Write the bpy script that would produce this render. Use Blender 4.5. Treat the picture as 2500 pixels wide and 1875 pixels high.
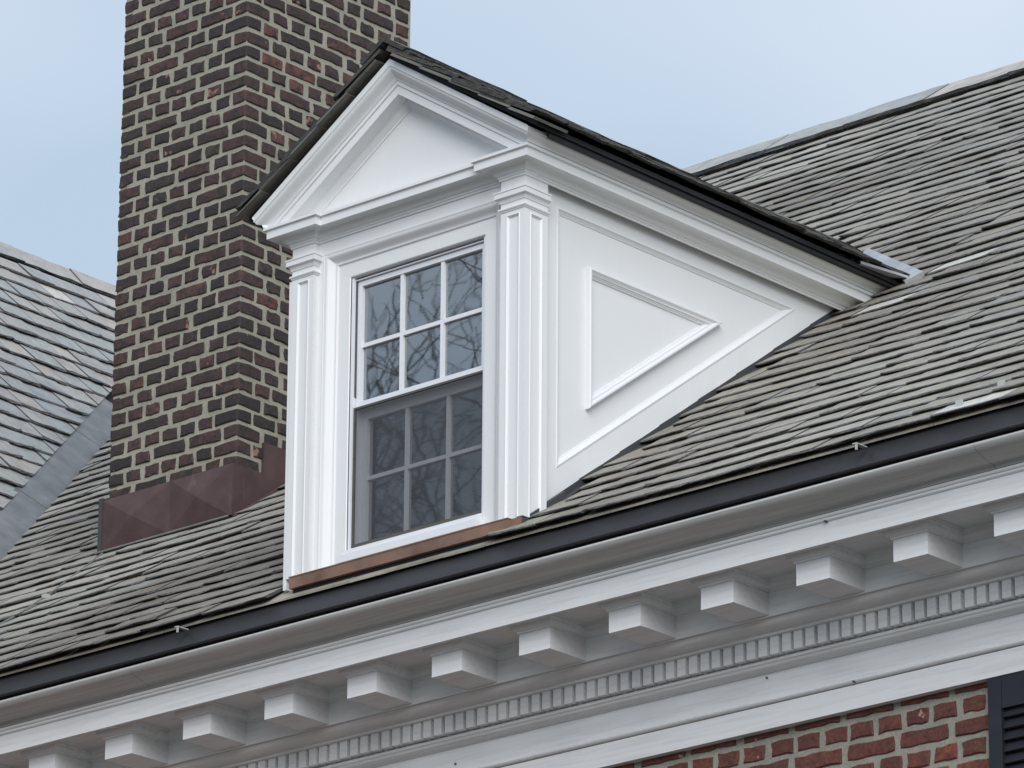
import bpy, bmesh, math, random
from math import radians, sin, cos, pi, sqrt
from mathutils import Vector, Matrix

# ------------------------------------------------------------------ clear
for o in list(bpy.data.objects):
    bpy.data.objects.remove(o, do_unlink=True)
scene = bpy.context.scene
COL = scene.collection
Z0 = 7.9227            # height of the dormer's front right foot above the lawn
RND = random.Random(7)

# ------------------------------------------------------------------ camera
F_PX, W_PX, H_PX = 13164.66, 2500.0, 1875.0
YAW, PITCH, ROLL = radians(41.59186), radians(19.80462), radians(0.41488)
FW = Vector((-sin(YAW) * cos(PITCH), cos(YAW) * cos(PITCH), sin(PITCH)))
R0 = Vector((cos(YAW), sin(YAW), 0)); U0 = R0.cross(FW)
RT = R0 * cos(ROLL) + U0 * sin(ROLL); UP = U0 * cos(ROLL) - R0 * sin(ROLL)
CAM = Vector((12.56741, -14.22383, -6.32273))          # relative to the dormer's foot
cam = bpy.data.cameras.new('camera'); cam_ob = bpy.data.objects.new('camera', cam); COL.objects.link(cam_ob)
cam.sensor_fit = 'HORIZONTAL'; cam.sensor_width = 36.0; cam.lens = F_PX / W_PX * 36.0
cam.clip_start = 0.5; cam.clip_end = 3000
cam_ob.matrix_world = Matrix(((RT.x, UP.x, -FW.x, CAM.x), (RT.y, UP.y, -FW.y, CAM.y),
                              (RT.z, UP.z, -FW.z, CAM.z + Z0), (0, 0, 0, 1)))
scene.camera = cam_ob

# ------------------------------------------------------------------ world and sun
SUN_EL, SUN_AZ = radians(30), radians(-44)     # azimuth measured from -Y towards +X
sun_dir = Vector((sin(-SUN_AZ) * cos(SUN_EL), -cos(SUN_AZ) * cos(SUN_EL), sin(SUN_EL)))
world = bpy.data.worlds.new('World'); scene.world = world; world.use_nodes = True
wn = world.node_tree; wn.nodes.clear()
def N(t, kind, **kw):
    n = t.nodes.new(kind)
    for k, v in kw.items():
        setattr(n, k, v)
    return n
sky = N(wn, 'ShaderNodeTexSky', sky_type='NISHITA', sun_disc=False, sun_elevation=SUN_EL,
        sun_rotation=math.atan2(sun_dir.x, sun_dir.y), altitude=100, air_density=1.0, dust_density=2.0, ozone_density=1.0)
tc = N(wn, 'ShaderNodeTexCoord')
mp = N(wn, 'ShaderNodeMapping'); mp.inputs['Scale'].default_value = (1.6, 1.6, 3.0); mp.inputs['Location'].default_value = (8.6, 8.5, 0.5)
nz = N(wn, 'ShaderNodeTexNoise'); nz.inputs['Scale'].default_value = 3.6; nz.inputs['Detail'].default_value = 2; nz.inputs['Roughness'].default_value = 0.45
cr = N(wn, 'ShaderNodeValToRGB')
cr.color_ramp.elements[0].position = 0.36; cr.color_ramp.elements[0].color = (6.3, 7.75, 9.4, 1)
cr.color_ramp.elements[1].position = 0.66; cr.color_ramp.elements[1].color = (8.9, 10.0, 11.4, 1)
mx = N(wn, 'ShaderNodeMix', data_type='RGBA'); mx.inputs['Factor'].default_value = 0.82
bg = N(wn, 'ShaderNodeBackground'); bg.inputs['Strength'].default_value = 0.085
wo = N(wn, 'ShaderNodeOutputWorld')
wn.links.new(tc.outputs['Generated'], mp.inputs['Vector']); wn.links.new(mp.outputs[0], nz.inputs['Vector'])
wn.links.new(nz.outputs['Fac'], cr.inputs['Fac'])
wn.links.new(sky.outputs[0], mx.inputs['A']); wn.links.new(cr.outputs['Color'], mx.inputs['B'])
wn.links.new(mx.outputs['Result'], bg.inputs['Color']); wn.links.new(bg.outputs[0], wo.inputs['Surface'])
sl = bpy.data.lights.new('sun', 'SUN'); sl.energy = 2.0; sl.angle = radians(45); sl.color = (1.0, 0.985, 0.965)
so = bpy.data.objects.new('sun', sl); COL.objects.link(so)
so.rotation_euler = sun_dir.to_track_quat('Z', 'Y').to_euler(); so.location = (0, -10, 40)
vs = scene.view_settings
vs.view_transform = 'Standard'; vs.look = 'None'; vs.exposure = 0.12; vs.gamma = 1.0; vs.use_curve_mapping = False
scene.render.engine = 'CYCLES'
scene.cycles.max_bounces = 8; scene.cycles.transparent_max_bounces = 12

# ------------------------------------------------------------------ pixel helpers (photo pixel -> ray)
def ray(px, py):
    return RT * ((px - W_PX / 2) / F_PX) - UP * ((py - H_PX / 2) / F_PX) + FW
def on_plane(px, py, n, k):
    d = ray(px, py); n = Vector(n)
    return CAM + d * ((k - n.dot(CAM)) / n.dot(d))
def proj(p):
    v = Vector(p) - CAM; z = v.dot(FW)
    return (W_PX / 2 + F_PX * v.dot(RT) / z, H_PX / 2 - F_PX * v.dot(UP) / z)
def in_frame(p, m=25):
    x, y = proj(p); return -m < x < W_PX + m and -m < y < H_PX + m

# ------------------------------------------------------------------ materials
MATS = {}
def mat(name):
    m = bpy.data.materials.new(name); m.use_nodes = True
    t = m.node_tree; b = t.nodes['Principled BSDF']; MATS[name] = m
    return m, t, b
def ramp(t, stops, interp='LINEAR'):
    r = N(t, 'ShaderNodeValToRGB'); r.color_ramp.interpolation = interp
    e = r.color_ramp.elements
    while len(e) < len(stops):
        e.new(0.5)
    for i, (p, c) in enumerate(stops):
        e[i].position = p; e[i].color = (c[0], c[1], c[2], 1)
    return r
def noise(t, scale, detail=3, rough=0.55, vec=None, stretch=None):
    n = N(t, 'ShaderNodeTexNoise'); n.inputs['Scale'].default_value = scale
    n.inputs['Detail'].default_value = detail; n.inputs['Roughness'].default_value = rough
    if vec is not None:
        if stretch:
            m = N(t, 'ShaderNodeMapping'); m.inputs['Scale'].default_value = stretch
            t.links.new(vec, m.inputs['Vector']); vec = m.outputs[0]
        t.links.new(vec, n.inputs['Vector'])
    return n
def mixc(t, fac, a, b, mode='MIX'):
    m = N(t, 'ShaderNodeMix', data_type='RGBA', blend_type=mode)
    for sock, v in (('Factor', fac), ('A', a), ('B', b)):
        if hasattr(v, 'links') or hasattr(v, 'is_linked'):
            t.links.new(v, m.inputs[sock])
        elif sock == 'Factor':
            m.inputs[sock].default_value = v
        else:
            m.inputs[sock].default_value = (v[0], v[1], v[2], 1)
    return m.outputs['Result']
def bump(t, b, height, strength, dist):
    n = N(t, 'ShaderNodeBump'); n.inputs['Strength'].default_value = strength; n.inputs['Distance'].default_value = dist
    t.links.new(height, n.inputs['Height']); t.links.new(n.outputs[0], b.inputs['Normal'])
def coord(t, kind='Object', rnd=False):
    c = N(t, 'ShaderNodeTexCoord').outputs[kind]
    if rnd:     # shift the pattern for every object, so that shared meshes do not repeat
        oi = N(t, 'ShaderNodeObjectInfo'); s = N(t, 'ShaderNodeVectorMath', operation='SCALE')
        v = N(t, 'ShaderNodeCombineXYZ')
        for i in range(3):
            t.links.new(oi.outputs['Random'], v.inputs[i])
        t.links.new(v.outputs[0], s.inputs[0]); s.inputs['Scale'].default_value = 61.7
        a = N(t, 'ShaderNodeVectorMath', operation='ADD')
        t.links.new(c, a.inputs[0]); t.links.new(s.outputs[0], a.inputs[1]); c = a.outputs[0]
    return c
def rand_out(t, island):
    if island:
        return N(t, 'ShaderNodeNewGeometry').outputs['Random Per Island']
    return N(t, 'ShaderNodeObjectInfo').outputs['Random']

def m_paint(name, col, dirt, rough=0.45, dirt_amt=0.35, streak=(1.5, 6, 6), bump_s=0.12, lo=0.5, hi=0.78):
    m, t, b = mat(name); c = coord(t)
    n1 = noise(t, 5.0, 5, 0.65, c, streak); n2 = noise(t, 90, 2, 0.5, c)
    r = ramp(t, [(lo, (0, 0, 0)), (hi, (1, 1, 1))]); t.links.new(n1.outputs['Fac'], r.inputs['Fac'])
    f = N(t, 'ShaderNodeMath', operation='MULTIPLY'); f.inputs[1].default_value = dirt_amt
    t.links.new(r.outputs['Color'], f.inputs[0])
    t.links.new(mixc(t, f.outputs[0], col, dirt), b.inputs['Base Color'])
    b.inputs['Roughness'].default_value = rough; b.inputs['Specular IOR Level'].default_value = 0.35
    bump(t, b, n2.outputs['Fac'], bump_s, 0.002)
    return m
m_paint('white_paint', (0.80, 0.81, 0.815), (0.66, 0.66, 0.65), 0.42, 0.10, (3, 3, 1))
m_paint('cornice_white', (0.78, 0.79, 0.80), (0.50, 0.50, 0.49), 0.5, 0.5, (0.7, 8, 14), 0.15, 0.46, 0.80)
m_paint('soffit_white', (0.70, 0.70, 0.69), (0.40, 0.39, 0.37), 0.55, 0.5, (1.2, 7, 7), 0.15, 0.45, 0.8)
m_paint('weathered_crown', (0.60, 0.60, 0.59), (0.36, 0.37, 0.375), 0.5, 0.8, (0.45, 9, 26), 0.2, 0.34, 0.75)
m_paint('eave_metal', (0.036, 0.036, 0.039), (0.028, 0.028, 0.030), 0.45, 0.5)
m_paint('black_shade_paint', (0.018, 0.018, 0.020), (0.03, 0.03, 0.03), 0.6, 0.4)  # black for dormer boards and deck, with the shade under overhangs painted in
m_paint('shutter_paint', (0.022, 0.024, 0.032), (0.04, 0.04, 0.045), 0.40, 0.5)
m_paint('window_white', (0.80, 0.82, 0.86), (0.6, 0.6, 0.6), 0.32, 0.2)
m_paint('rust_line', (0.20, 0.12, 0.06), (0.11, 0.075, 0.05), 0.8, 0.8)
m_paint('track_dark', (0.10, 0.095, 0.085), (0.05, 0.05, 0.05), 0.6, 0.5)
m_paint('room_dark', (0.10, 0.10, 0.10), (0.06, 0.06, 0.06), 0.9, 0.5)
m_paint('blind_paint', (0.30, 0.31, 0.29), (0.24, 0.24, 0.22), 0.6, 0.4)
m_paint('deck', (0.05, 0.047, 0.045), (0.03, 0.03, 0.03), 0.95, 0.5)
m_paint('step_lead', (0.060, 0.062, 0.066), (0.035, 0.035, 0.035), 0.55, 0.6, (6, 6, 6))
m_paint('clear_clip', (0.46, 0.47, 0.46), (0.6, 0.6, 0.6), 0.3, 0.2)

def m_brick(name, stops, spall, spall_lo, island=False, grime=(0.035, 0.033, 0.033)):
    m, t, b = mat(name); c = coord(t, 'Object', not island)
    r = ramp(t, stops); t.links.new(rand_out(t, island), r.inputs['Fac'])
    n1 = noise(t, 26, 4, 0.6, c); n2 = noise(t, 75, 5, 0.7, c); n3 = noise(t, 15, 3, 0.55, c); n4 = noise(t, 210, 2, 0.6, c)
    g = ramp(t, [(0.40, (0, 0, 0)), (0.68, (1, 1, 1))]); t.links.new(n1.outputs['Fac'], g.inputs['Fac'])
    c1 = mixc(t, g.outputs['Color'], r.outputs['Color'], grime)
    v = ramp(t, [(0.3, (0.65, 0.65, 0.65)), (0.75, (1.45, 1.4, 1.35))]); t.links.new(n2.outputs['Fac'], v.inputs['Fac'])
    c2 = mixc(t, 1.0, c1, v.outputs['Color'], 'MULTIPLY')
    s = ramp(t, [(spall_lo, (0, 0, 0)), (spall_lo + 0.035, (1, 1, 1))]); t.links.new(n3.outputs['Fac'], s.inputs['Fac'])
    c3 = mixc(t, s.outputs['Color'], c2, spall)
    sp = ramp(t, [(0.70, (0, 0, 0)), (0.76, (0.7, 0.7, 0.7))]); t.links.new(n4.outputs['Fac'], sp.inputs['Fac'])
    c4 = mixc(t, sp.outputs['Color'], c3, (0.30, 0.27, 0.23))
    t.links.new(c4, b.inputs['Base Color']); b.inputs['Roughness'].default_value = 0.82; b.inputs['Specular IOR Level'].default_value = 0.3
    bump(t, b, n2.outputs['Fac'], 0.55, 0.006)
CH = [(0.0, (0.036, 0.030, 0.031)), (0.22, (0.058, 0.042, 0.041)), (0.45, (0.082, 0.050, 0.046)), (0.62, (0.045, 0.036, 0.037)), (0.80, (0.095, 0.056, 0.050)), (0.93, (0.062, 0.050, 0.046)), (1.0, (0.150, 0.068, 0.056))]
m_brick('chimney_brick', CH, (0.30, 0.155, 0.125), 0.675); m_brick('chimney_brick_far', CH, (0.30, 0.155, 0.125), 0.725, True)
WB = [(0.0, (0.120, 0.050, 0.042)), (0.35, (0.165, 0.060, 0.048)), (0.7, (0.135, 0.060, 0.052)), (0.93, (0.175, 0.066, 0.05)), (1.0, (0.26, 0.080, 0.048))]
m_brick('wall_brick', WB, (0.42, 0.26, 0.20), 0.70, grime=(0.10, 0.045, 0.040)); m_brick('wall_brick_far', WB, (0.42, 0.26, 0.20), 0.70, True, (0.10, 0.045, 0.04))

def m_mortar(name, col, dark):
    m, t, b = mat(name); c = coord(t)
    n1 = noise(t, 8, 4, 0.6, c); n2 = noise(t, 130, 4, 0.7, c)
    r = ramp(t, [(0.3, dark), (0.7, col)]); t.links.new(n1.outputs['Fac'], r.inputs['Fac'])
    v = ramp(t, [(0.3, (0.75, 0.75, 0.75)), (0.7, (1.15, 1.15, 1.15))]); t.links.new(n2.outputs['Fac'], v.inputs['Fac'])
    t.links.new(mixc(t, 1.0, r.outputs['Color'], v.outputs['Color'], 'MULTIPLY'), b.inputs['Base Color'])
    b.inputs['Roughness'].default_value = 0.9; bump(t, b, n2.outputs['Fac'], 0.6, 0.004)
m_mortar('mortar', (0.385, 0.365, 0.30), (0.29, 0.28, 0.235))
m_mortar('wall_mortar', (0.36, 0.345, 0.285), (0.26, 0.255, 0.215))

def m_slate(name, stops, island=False, light=1.0, streak=0.5, place=False):
    m, t, b = mat(name); c = coord(t, 'Object', not island)
    r = ramp(t, stops); t.links.new(rand_out(t, island), r.inputs['Fac'])
    n1 = noise(t, 9, 4, 0.6, c); n2 = noise(t, 38, 5, 0.65, c, (0.5, 1.0, 2.4)); n3 = noise(t, 140, 3, 0.6, c)
    gp = N(t, 'ShaderNodeNewGeometry').outputs['Position']; ng = noise(t, 0.55, 3, 0.6, gp)
    gw = ramp(t, [(0.36, (1.22, 1.22, 1.20)), (0.50, (1.0, 0.99, 0.96)), (0.66, (0.66, 0.61, 0.56))]); t.links.new(ng.outputs['Fac'], gw.inputs['Fac'])
    v = ramp(t, [(0.30, (0.75, 0.75, 0.76)), (0.55, (1, 1, 1)), (0.78, (1.18, 1.16, 1.12))]); t.links.new(n1.outputs['Fac'], v.inputs['Fac'])
    c1 = mixc(t, 1.0, r.outputs['Color'], v.outputs['Color'], 'MULTIPLY')
    if place: c1 = mixc(t, 1.0, c1, gw.outputs['Color'], 'MULTIPLY')
    s = ramp(t, [(0.56, (0, 0, 0)), (0.70, (1, 1, 1))]); t.links.new(n2.outputs['Fac'], s.inputs['Fac'])
    f = N(t, 'ShaderNodeMath', operation='MULTIPLY'); f.inputs[1].default_value = streak; t.links.new(s.outputs['Color'], f.inputs[0])
    c2 = mixc(t, f.outputs[0], c1, (0.085 * light, 0.083 * light, 0.085 * light))
    t.links.new(c2, b.inputs['Base Color']); b.inputs['Roughness'].default_value = 0.58; b.inputs['Specular IOR Level'].default_value = 0.45
    a = N(t, 'ShaderNodeMath', operation='ADD'); t.links.new(n2.outputs['Fac'], a.inputs[0]); t.links.new(n3.outputs['Fac'], a.inputs[1])
    bump(t, b, a.outputs[0], 0.55, 0.004)
SM = [(0.0, (0.300, 0.275, 0.232)), (0.25, (0.330, 0.306, 0.262)), (0.5, (0.300, 0.292, 0.260)), (0.75, (0.315, 0.282, 0.245)), (0.9, (0.36, 0.34, 0.30)), (1.0, (0.265, 0.240, 0.21))]
SW = [(0.0, (0.40, 0.385, 0.36)), (0.25, (0.36, 0.385, 0.37)), (0.5, (0.43, 0.39, 0.36)), (0.75, (0.34, 0.355, 0.36)), (1.0, (0.46, 0.43, 0.39))]
m_slate('slate', SM, place=True); m_slate('slate_far', SM, True, place=True)
m_slate('wing_slate', SW, False, 1.0, 0.35); m_slate('wing_slate_far', SW, True, 1.0, 0.35)
m_slate('pale_slate', [(0.0, (0.62, 0.60, 0.54)), (1.0, (0.55, 0.53, 0.48))], False, 2.0, 0.3)
SD = [(0.0, (0.115, 0.108, 0.098)), (0.5, (0.16, 0.15, 0.13)), (1.0, (0.10, 0.10, 0.085))]
m_slate('dormer_slate', SD, False, 0.5, 0.5)
SE = [(0.0, (0.105, 0.107, 0.116)), (0.5, (0.145, 0.141, 0.138)), (1.0, (0.092, 0.090, 0.094))]
def m_edge(name, stops, island=False):
    m, t, b = mat(name); c = coord(t, 'Object', not island)
    r = ramp(t, stops); t.links.new(rand_out(t, island), r.inputs['Fac'])
    n1 = noise(t, 34, 5, 0.7, c, (0.45, 1, 5)); n2 = noise(t, 60, 5, 0.7, c, (0.35, 1, 6))
    v = ramp(t, [(0.36, (0.35, 0.35, 0.37)), (0.52, (0.95, 0.95, 0.95)), (0.70, (1.7, 1.65, 1.6))]); t.links.new(n1.outputs['Fac'], v.inputs['Fac'])
    t.links.new(mixc(t, 1.0, r.outputs['Color'], v.outputs['Color'], 'MULTIPLY'), b.inputs['Base Color'])
    b.inputs['Roughness'].default_value = 0.75; bump(t, b, n2.outputs['Fac'], 0.9, 0.006)
m_edge('slate_edge', SE); m_edge('slate_edge_far', SE, True)
m_edge('dormer_slate_edge', [(0, (0.055, 0.055, 0.05)), (1, (0.09, 0.085, 0.075))])

def m_copper(name, base, hi, dark, rough, metal, streak_col, drip):
    m, t, b = mat(name); c = coord(t)
    n1 = noise(t, 7, 4, 0.6, c); n2 = noise(t, 22, 5, 0.6, c, (1.0, 1.0, 0.10)); n3 = noise(t, 55, 4, 0.6, c)
    r = ramp(t, [(0.3, dark), (0.55, base), (0.8, hi)]); t.links.new(n1.outputs['Fac'], r.inputs['Fac'])
    s = ramp(t, [(drip, (0, 0, 0)), (drip + 0.14, (0.8, 0.8, 0.8))]); t.links.new(n2.outputs['Fac'], s.inputs['Fac'])
    c1 = mixc(t, s.outputs['Color'], r.outputs['Color'], streak_col)
    t.links.new(c1, b.inputs['Base Color']); b.inputs['Roughness'].default_value = rough; b.inputs['Metallic'].default_value = metal
    bump(t, b, n3.outputs['Fac'], 0.15, 0.003)
m_copper('aged_copper', (0.105, 0.064, 0.064), (0.135, 0.085, 0.085), (0.075, 0.045, 0.045), 0.55, 0.25, (0.23, 0.19, 0.185), 0.63)
m_copper('copper_sill', (0.27, 0.165, 0.120), (0.36, 0.21, 0.15), (0.17, 0.105, 0.08), 0.5, 0.25, (0.55, 0.36, 0.29), 0.64)
m_copper('valley_metal', (0.21, 0.205, 0.20), (0.29, 0.285, 0.28), (0.14, 0.138, 0.135), 0.42, 0.35, (0.48, 0.48, 0.47), 0.66)
m_copper('bright_metal', (0.44, 0.45, 0.46), (0.55, 0.56, 0.57), (0.34, 0.35, 0.36), 0.4, 0.3, (0.4, 0.4, 0.4), 0.7)
m_copper('cable_copper', (0.16, 0.18, 0.165), (0.20, 0.22, 0.2), (0.12, 0.13, 0.12), 0.6, 0.2, (0.25, 0.3, 0.28), 0.6)

def m_glass():
    m, t, b = mat('glass'); t.nodes.remove(b)
    out = [n for n in t.nodes if n.type == 'OUTPUT_MATERIAL'][0]
    c = coord(t, 'Object')
    nb = noise(t, 3.2, 2, 0.5, c)
    bp = N(t, 'ShaderNodeBump'); bp.inputs['Strength'].default_value = 0.10; bp.inputs['Distance'].default_value = 0.004
    t.links.new(nb.outputs['Fac'], bp.inputs['Height'])
    gl = N(t, 'ShaderNodeBsdfGlossy'); gl.inputs['Roughness'].default_value = 0.015; gl.inputs['Color'].default_value = (0.95, 0.98, 1, 1)
    tr = N(t, 'ShaderNodeBsdfTransparent'); tr.inputs['Color'].default_value = (0.72, 0.77, 0.75, 1)
    fr = N(t, 'ShaderNodeFresnel'); fr.inputs['IOR'].default_value = 3.9
    mixs = N(t, 'ShaderNodeMixShader')
    t.links.new(bp.outputs[0], gl.inputs['Normal']); t.links.new(fr.outputs[0], mixs.inputs['Fac'])
    t.links.new(tr.outputs[0], mixs.inputs[1]); t.links.new(gl.outputs[0], mixs.inputs[2]); t.links.new(mixs.outputs[0], out.inputs['Surface'])
m_glass()
def m_screen():
    m, t, b = mat('screen_mesh'); out = [n for n in t.nodes if n.type == 'OUTPUT_MATERIAL'][0]
    b.inputs['Base Color'].default_value = (0.075, 0.08, 0.09, 1); b.inputs['Roughness'].default_value = 0.7
    tr = N(t, 'ShaderNodeBsdfTransparent'); mixs = N(t, 'ShaderNodeMixShader'); mixs.inputs['Fac'].default_value = 0.52
    t.links.new(tr.outputs[0], mixs.inputs[1]); t.links.new(b.outputs[0], mixs.inputs[2]); t.links.new(mixs.outputs[0], out.inputs['Surface'])
m_screen()
def m_simple(name, a, b2, scale, rough=0.9):
    m, t, b = mat(name); n = noise(t, scale, 5, 0.65, coord(t))
    r = ramp(t, [(0.3, a), (0.7, b2)]); t.links.new(n.outputs['Fac'], r.inputs['Fac'])
    t.links.new(r.outputs['Color'], b.inputs['Base Color']); b.inputs['Roughness'].default_value = rough
    bump(t, b, n.outputs['Fac'], 0.4, 0.02)
m_simple('lawn', (0.085, 0.090, 0.078), (0.13, 0.132, 0.115), 3.0)
m_simple('bark', (0.05, 0.042, 0.036), (0.10, 0.088, 0.075), 9.0)
def m_wallfar():
    m, t, b = mat('house_brickwork'); br = N(t, 'ShaderNodeTexBrick'); c = coord(t)
    mpn = N(t, 'ShaderNodeMapping'); mpn.inputs['Rotation'].default_value = (radians(90), 0, 0)
    t.links.new(c, mpn.inputs['Vector']); t.links.new(mpn.outputs[0], br.inputs['Vector'])
    br.inputs['Scale'].default_value = 1.0; br.inputs['Brick Width'].default_value = 0.248; br.inputs['Row Height'].default_value = 0.078
    br.inputs['Mortar Size'].default_value = 0.011
    br.inputs['Color1'].default_value = (0.17, 0.055, 0.042, 1); br.inputs['Color2'].default_value = (0.22, 0.07, 0.05, 1); br.inputs['Mortar'].default_value = (0.36, 0.34, 0.28, 1)
    t.links.new(br.outputs['Color'], b.inputs['Base Color']); b.inputs['Roughness'].default_value = 0.85
m_wallfar()

# ------------------------------------------------------------------ object helpers
def link(o, parent=None):
    COL.objects.link(o)
    if parent is not None:
        o.parent = parent
    return o
def thing(name, label, cat, loc=(0, 0, 0), group=None):
    o = bpy.data.objects.new(name, None); link(o); o.location = (loc[0], loc[1], loc[2] + Z0)
    o.empty_display_size = 0.2; o['label'] = label; o['category'] = cat
    if group: o['group'] = group
    o['_base'] = (loc[0], loc[1], loc[2])
    return o
def base_of(p):
    # offset of a parent in scene coordinates (all parents are unrotated)
    v = Vector((0, 0, 0))
    while p is not None:
        v += Vector(p.location); p = p.parent
    return v
def make(name, verts, faces, material, parent=None, smooth=None, mats=None, fm=None, sharp=35, keep=False):
    """mesh from scene coordinates relative to the dormer's foot (z + Z0 is added here)"""
    off = base_of(parent) if parent is not None else Vector((0, 0, 0))
    me = bpy.data.meshes.new(name)
    me.from_pydata([(v[0] - off.x, v[1] - off.y, v[2] + Z0 - off.z) for v in verts], [], faces)
    for mm in (mats or [material]):
        me.materials.append(MATS[mm])
    if fm:
        me.polygons.foreach_set('material_index', fm)
    if smooth:
        me.polygons.foreach_set('use_smooth', [True] * len(me.polygons))
        me.set_sharp_from_angle(angle=radians(sharp))
    me.update()
    if not keep:
        bm = bmesh.new(); bm.from_mesh(me); bmesh.ops.recalc_face_normals(bm, faces=bm.faces); bm.to_mesh(me); bm.free()
    if smooth:
        me.set_sharp_from_angle(angle=radians(sharp))
    return link(bpy.data.objects.new(name, me), parent)
class MB:
    """collects boxes, prisms and sweeps into one mesh"""
    def __init__(s): s.v = []; s.f = []
    def add(s, v, f):
        k = len(s.v); s.v += [tuple(p) for p in v]; s.f += [tuple(i + k for i in q) for q in f]; return s
    def box(s, x0, x1, y0, y1, z0, z1, jit=0):
        v = [(x, y, z) for z in (z0, z1) for y in (y0, y1) for x in (x0, x1)]
        return s.add(v, [(0, 2, 3, 1), (4, 5, 7, 6), (0, 1, 5, 4), (2, 6, 7, 3), (0, 4, 6, 2), (1, 3, 7, 5)])
    def prism(s, poly, axis, a0, a1):
        """poly in the two other axes (in x,y,z order), extruded along axis"""
        def p3(u, w, a):
            return {'x': (a, u, w), 'y': (u, a, w), 'z': (u, w, a)}[axis]
        n = len(poly)
        v = [p3(u, w, a0) for u, w in poly] + [p3(u, w, a1) for u, w in poly]
        f = [tuple(range(n)), tuple(range(2 * n - 1, n - 1, -1))] + [(i, (i + 1) % n, (i + 1) % n + n, i + n) for i in range(n)]
        return s.add(v, f)
    def sweep(s, prof, path, to3, closed=False, ends=None, caps=True):
        """prof: (a,h) pairs, a = offset to the left of the path, h = height handed to to3(u,v,h).
        ends = (f0,f1): functions of (a,h) giving (kind,value), the cut line u=value or v=value at that end"""
        P = [Vector(p) for p in path]; n = len(P)
        seg = [(P[(i + 1) % n] - P[i]).normalized() for i in range(n if closed else n - 1)]
        nor = [Vector((-d.y, d.x)) for d in seg]
        rows = []
        for a, h in prof:
            row = []
            for i in range(n):
                if not closed and i in (0, n - 1):
                    j = 0 if i == 0 else n - 2
                    q = P[i] + nor[j] * a
                    e = ends[0 if i == 0 else 1] if ends else None
                    if e:
                        k, val = e(a, h); d = seg[j]
                        q = q + d * ((val - (q.x if k == 'u' else q.y)) / (d.x if k == 'u' else d.y))
                else:
                    n0, n1 = nor[i - 1], nor[i % len(nor)]
                    m = n0 + n1
                    q = P[i] + m * (a / max(1e-6, 0.5 * m.dot(m)))
                row.append(to3(q.x, q.y, h))
            rows.append(row)
        k = len(prof); v = [p for r in rows for p in r]; f = []
        for j in range(k - 1):
            for i in range(n if closed else n - 1):
                i2 = (i + 1) % n
                f.append((j * n + i, j * n + i2, (j + 1) * n + i2, (j + 1) * n + i))
        if caps and not closed:
            f.append(tuple(j * n for j in range(k))); f.append(tuple(j * n + n - 1 for j in range(k - 1, -1, -1)))
        return s.add(v, f)
    def done(s, name, material, parent=None, smooth=None, sharp=35):
        return make(name, s.v, s.f, material, parent, smooth, sharp=sharp)
def plan(u, v, h): return (u, v, h)
def front(u, v, h): return (u, -h, v)
def side(xp):
    return lambda u, v, h: (xp + h, u, v)
def cyma(p0, p1, n=8, s=0.85, flip=False):
    out = []
    for i in range(n + 1):
        t = i / n; e = t - s * sin(2 * pi * t) / (2 * pi)
        a, b = (e, t) if flip else (t, e)
        out.append((p0[0] + (p1[0] - p0[0]) * a, p0[1] + (p1[1] - p0[1]) * b))
    return out
def cove(p0, p1, n=7, flip=False):
    out = []
    for i in range(n + 1):
        w = i / n * pi / 2
        a, b = (sin(w), 1 - cos(w)) if not flip else (1 - cos(w), sin(w))
        out.append((p0[0] + (p1[0] - p0[0]) * a, p0[1] + (p1[1] - p0[1]) * b))
    return out

# ================================================================== THE HOUSE
RM, RK = 0.7216, -0.05            # main roof: slate surface z = RM*y + RK
DK = RK - 0.038                   # deck below the slates
Y_EAVE, Y_RIDGE = -0.046, 6.09
WM, WK = 1.0368, -3.8138          # wing roof: z = WK - WM*x
X_WRIDGE = -7.99
house = thing('house', 'brick house with weathered slate roof and white cornice of modillions and dentils', 'house', (0, 2, -Z0))
wall = None
# ------------------------------------------------ brick wall under the cornice
CY, CZ, CXS = 0.037, 0.0148, -0.033      # everything under the corona stands this much farther back
Y_W = 0.519
mb = MB(); mb.box(-9.5, 7.0, Y_W, Y_W + 0.35, -1.62, -0.70)
wall = mb.done('wall', 'wall_mortar', house)
mb = MB(); mb.box(-9.5, 7.0, Y_W - 0.008, Y_W + 0.35, -Z0, -1.622)
mb.box(6.7, 7.0, Y_W + 0.351, 11.4, -Z0, -0.15)
mb.box(-9.5, 6.69, 11.1, 11.4, -Z0, -0.15)
mb.done('lower_wall', 'house_brickwork', house)

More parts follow.
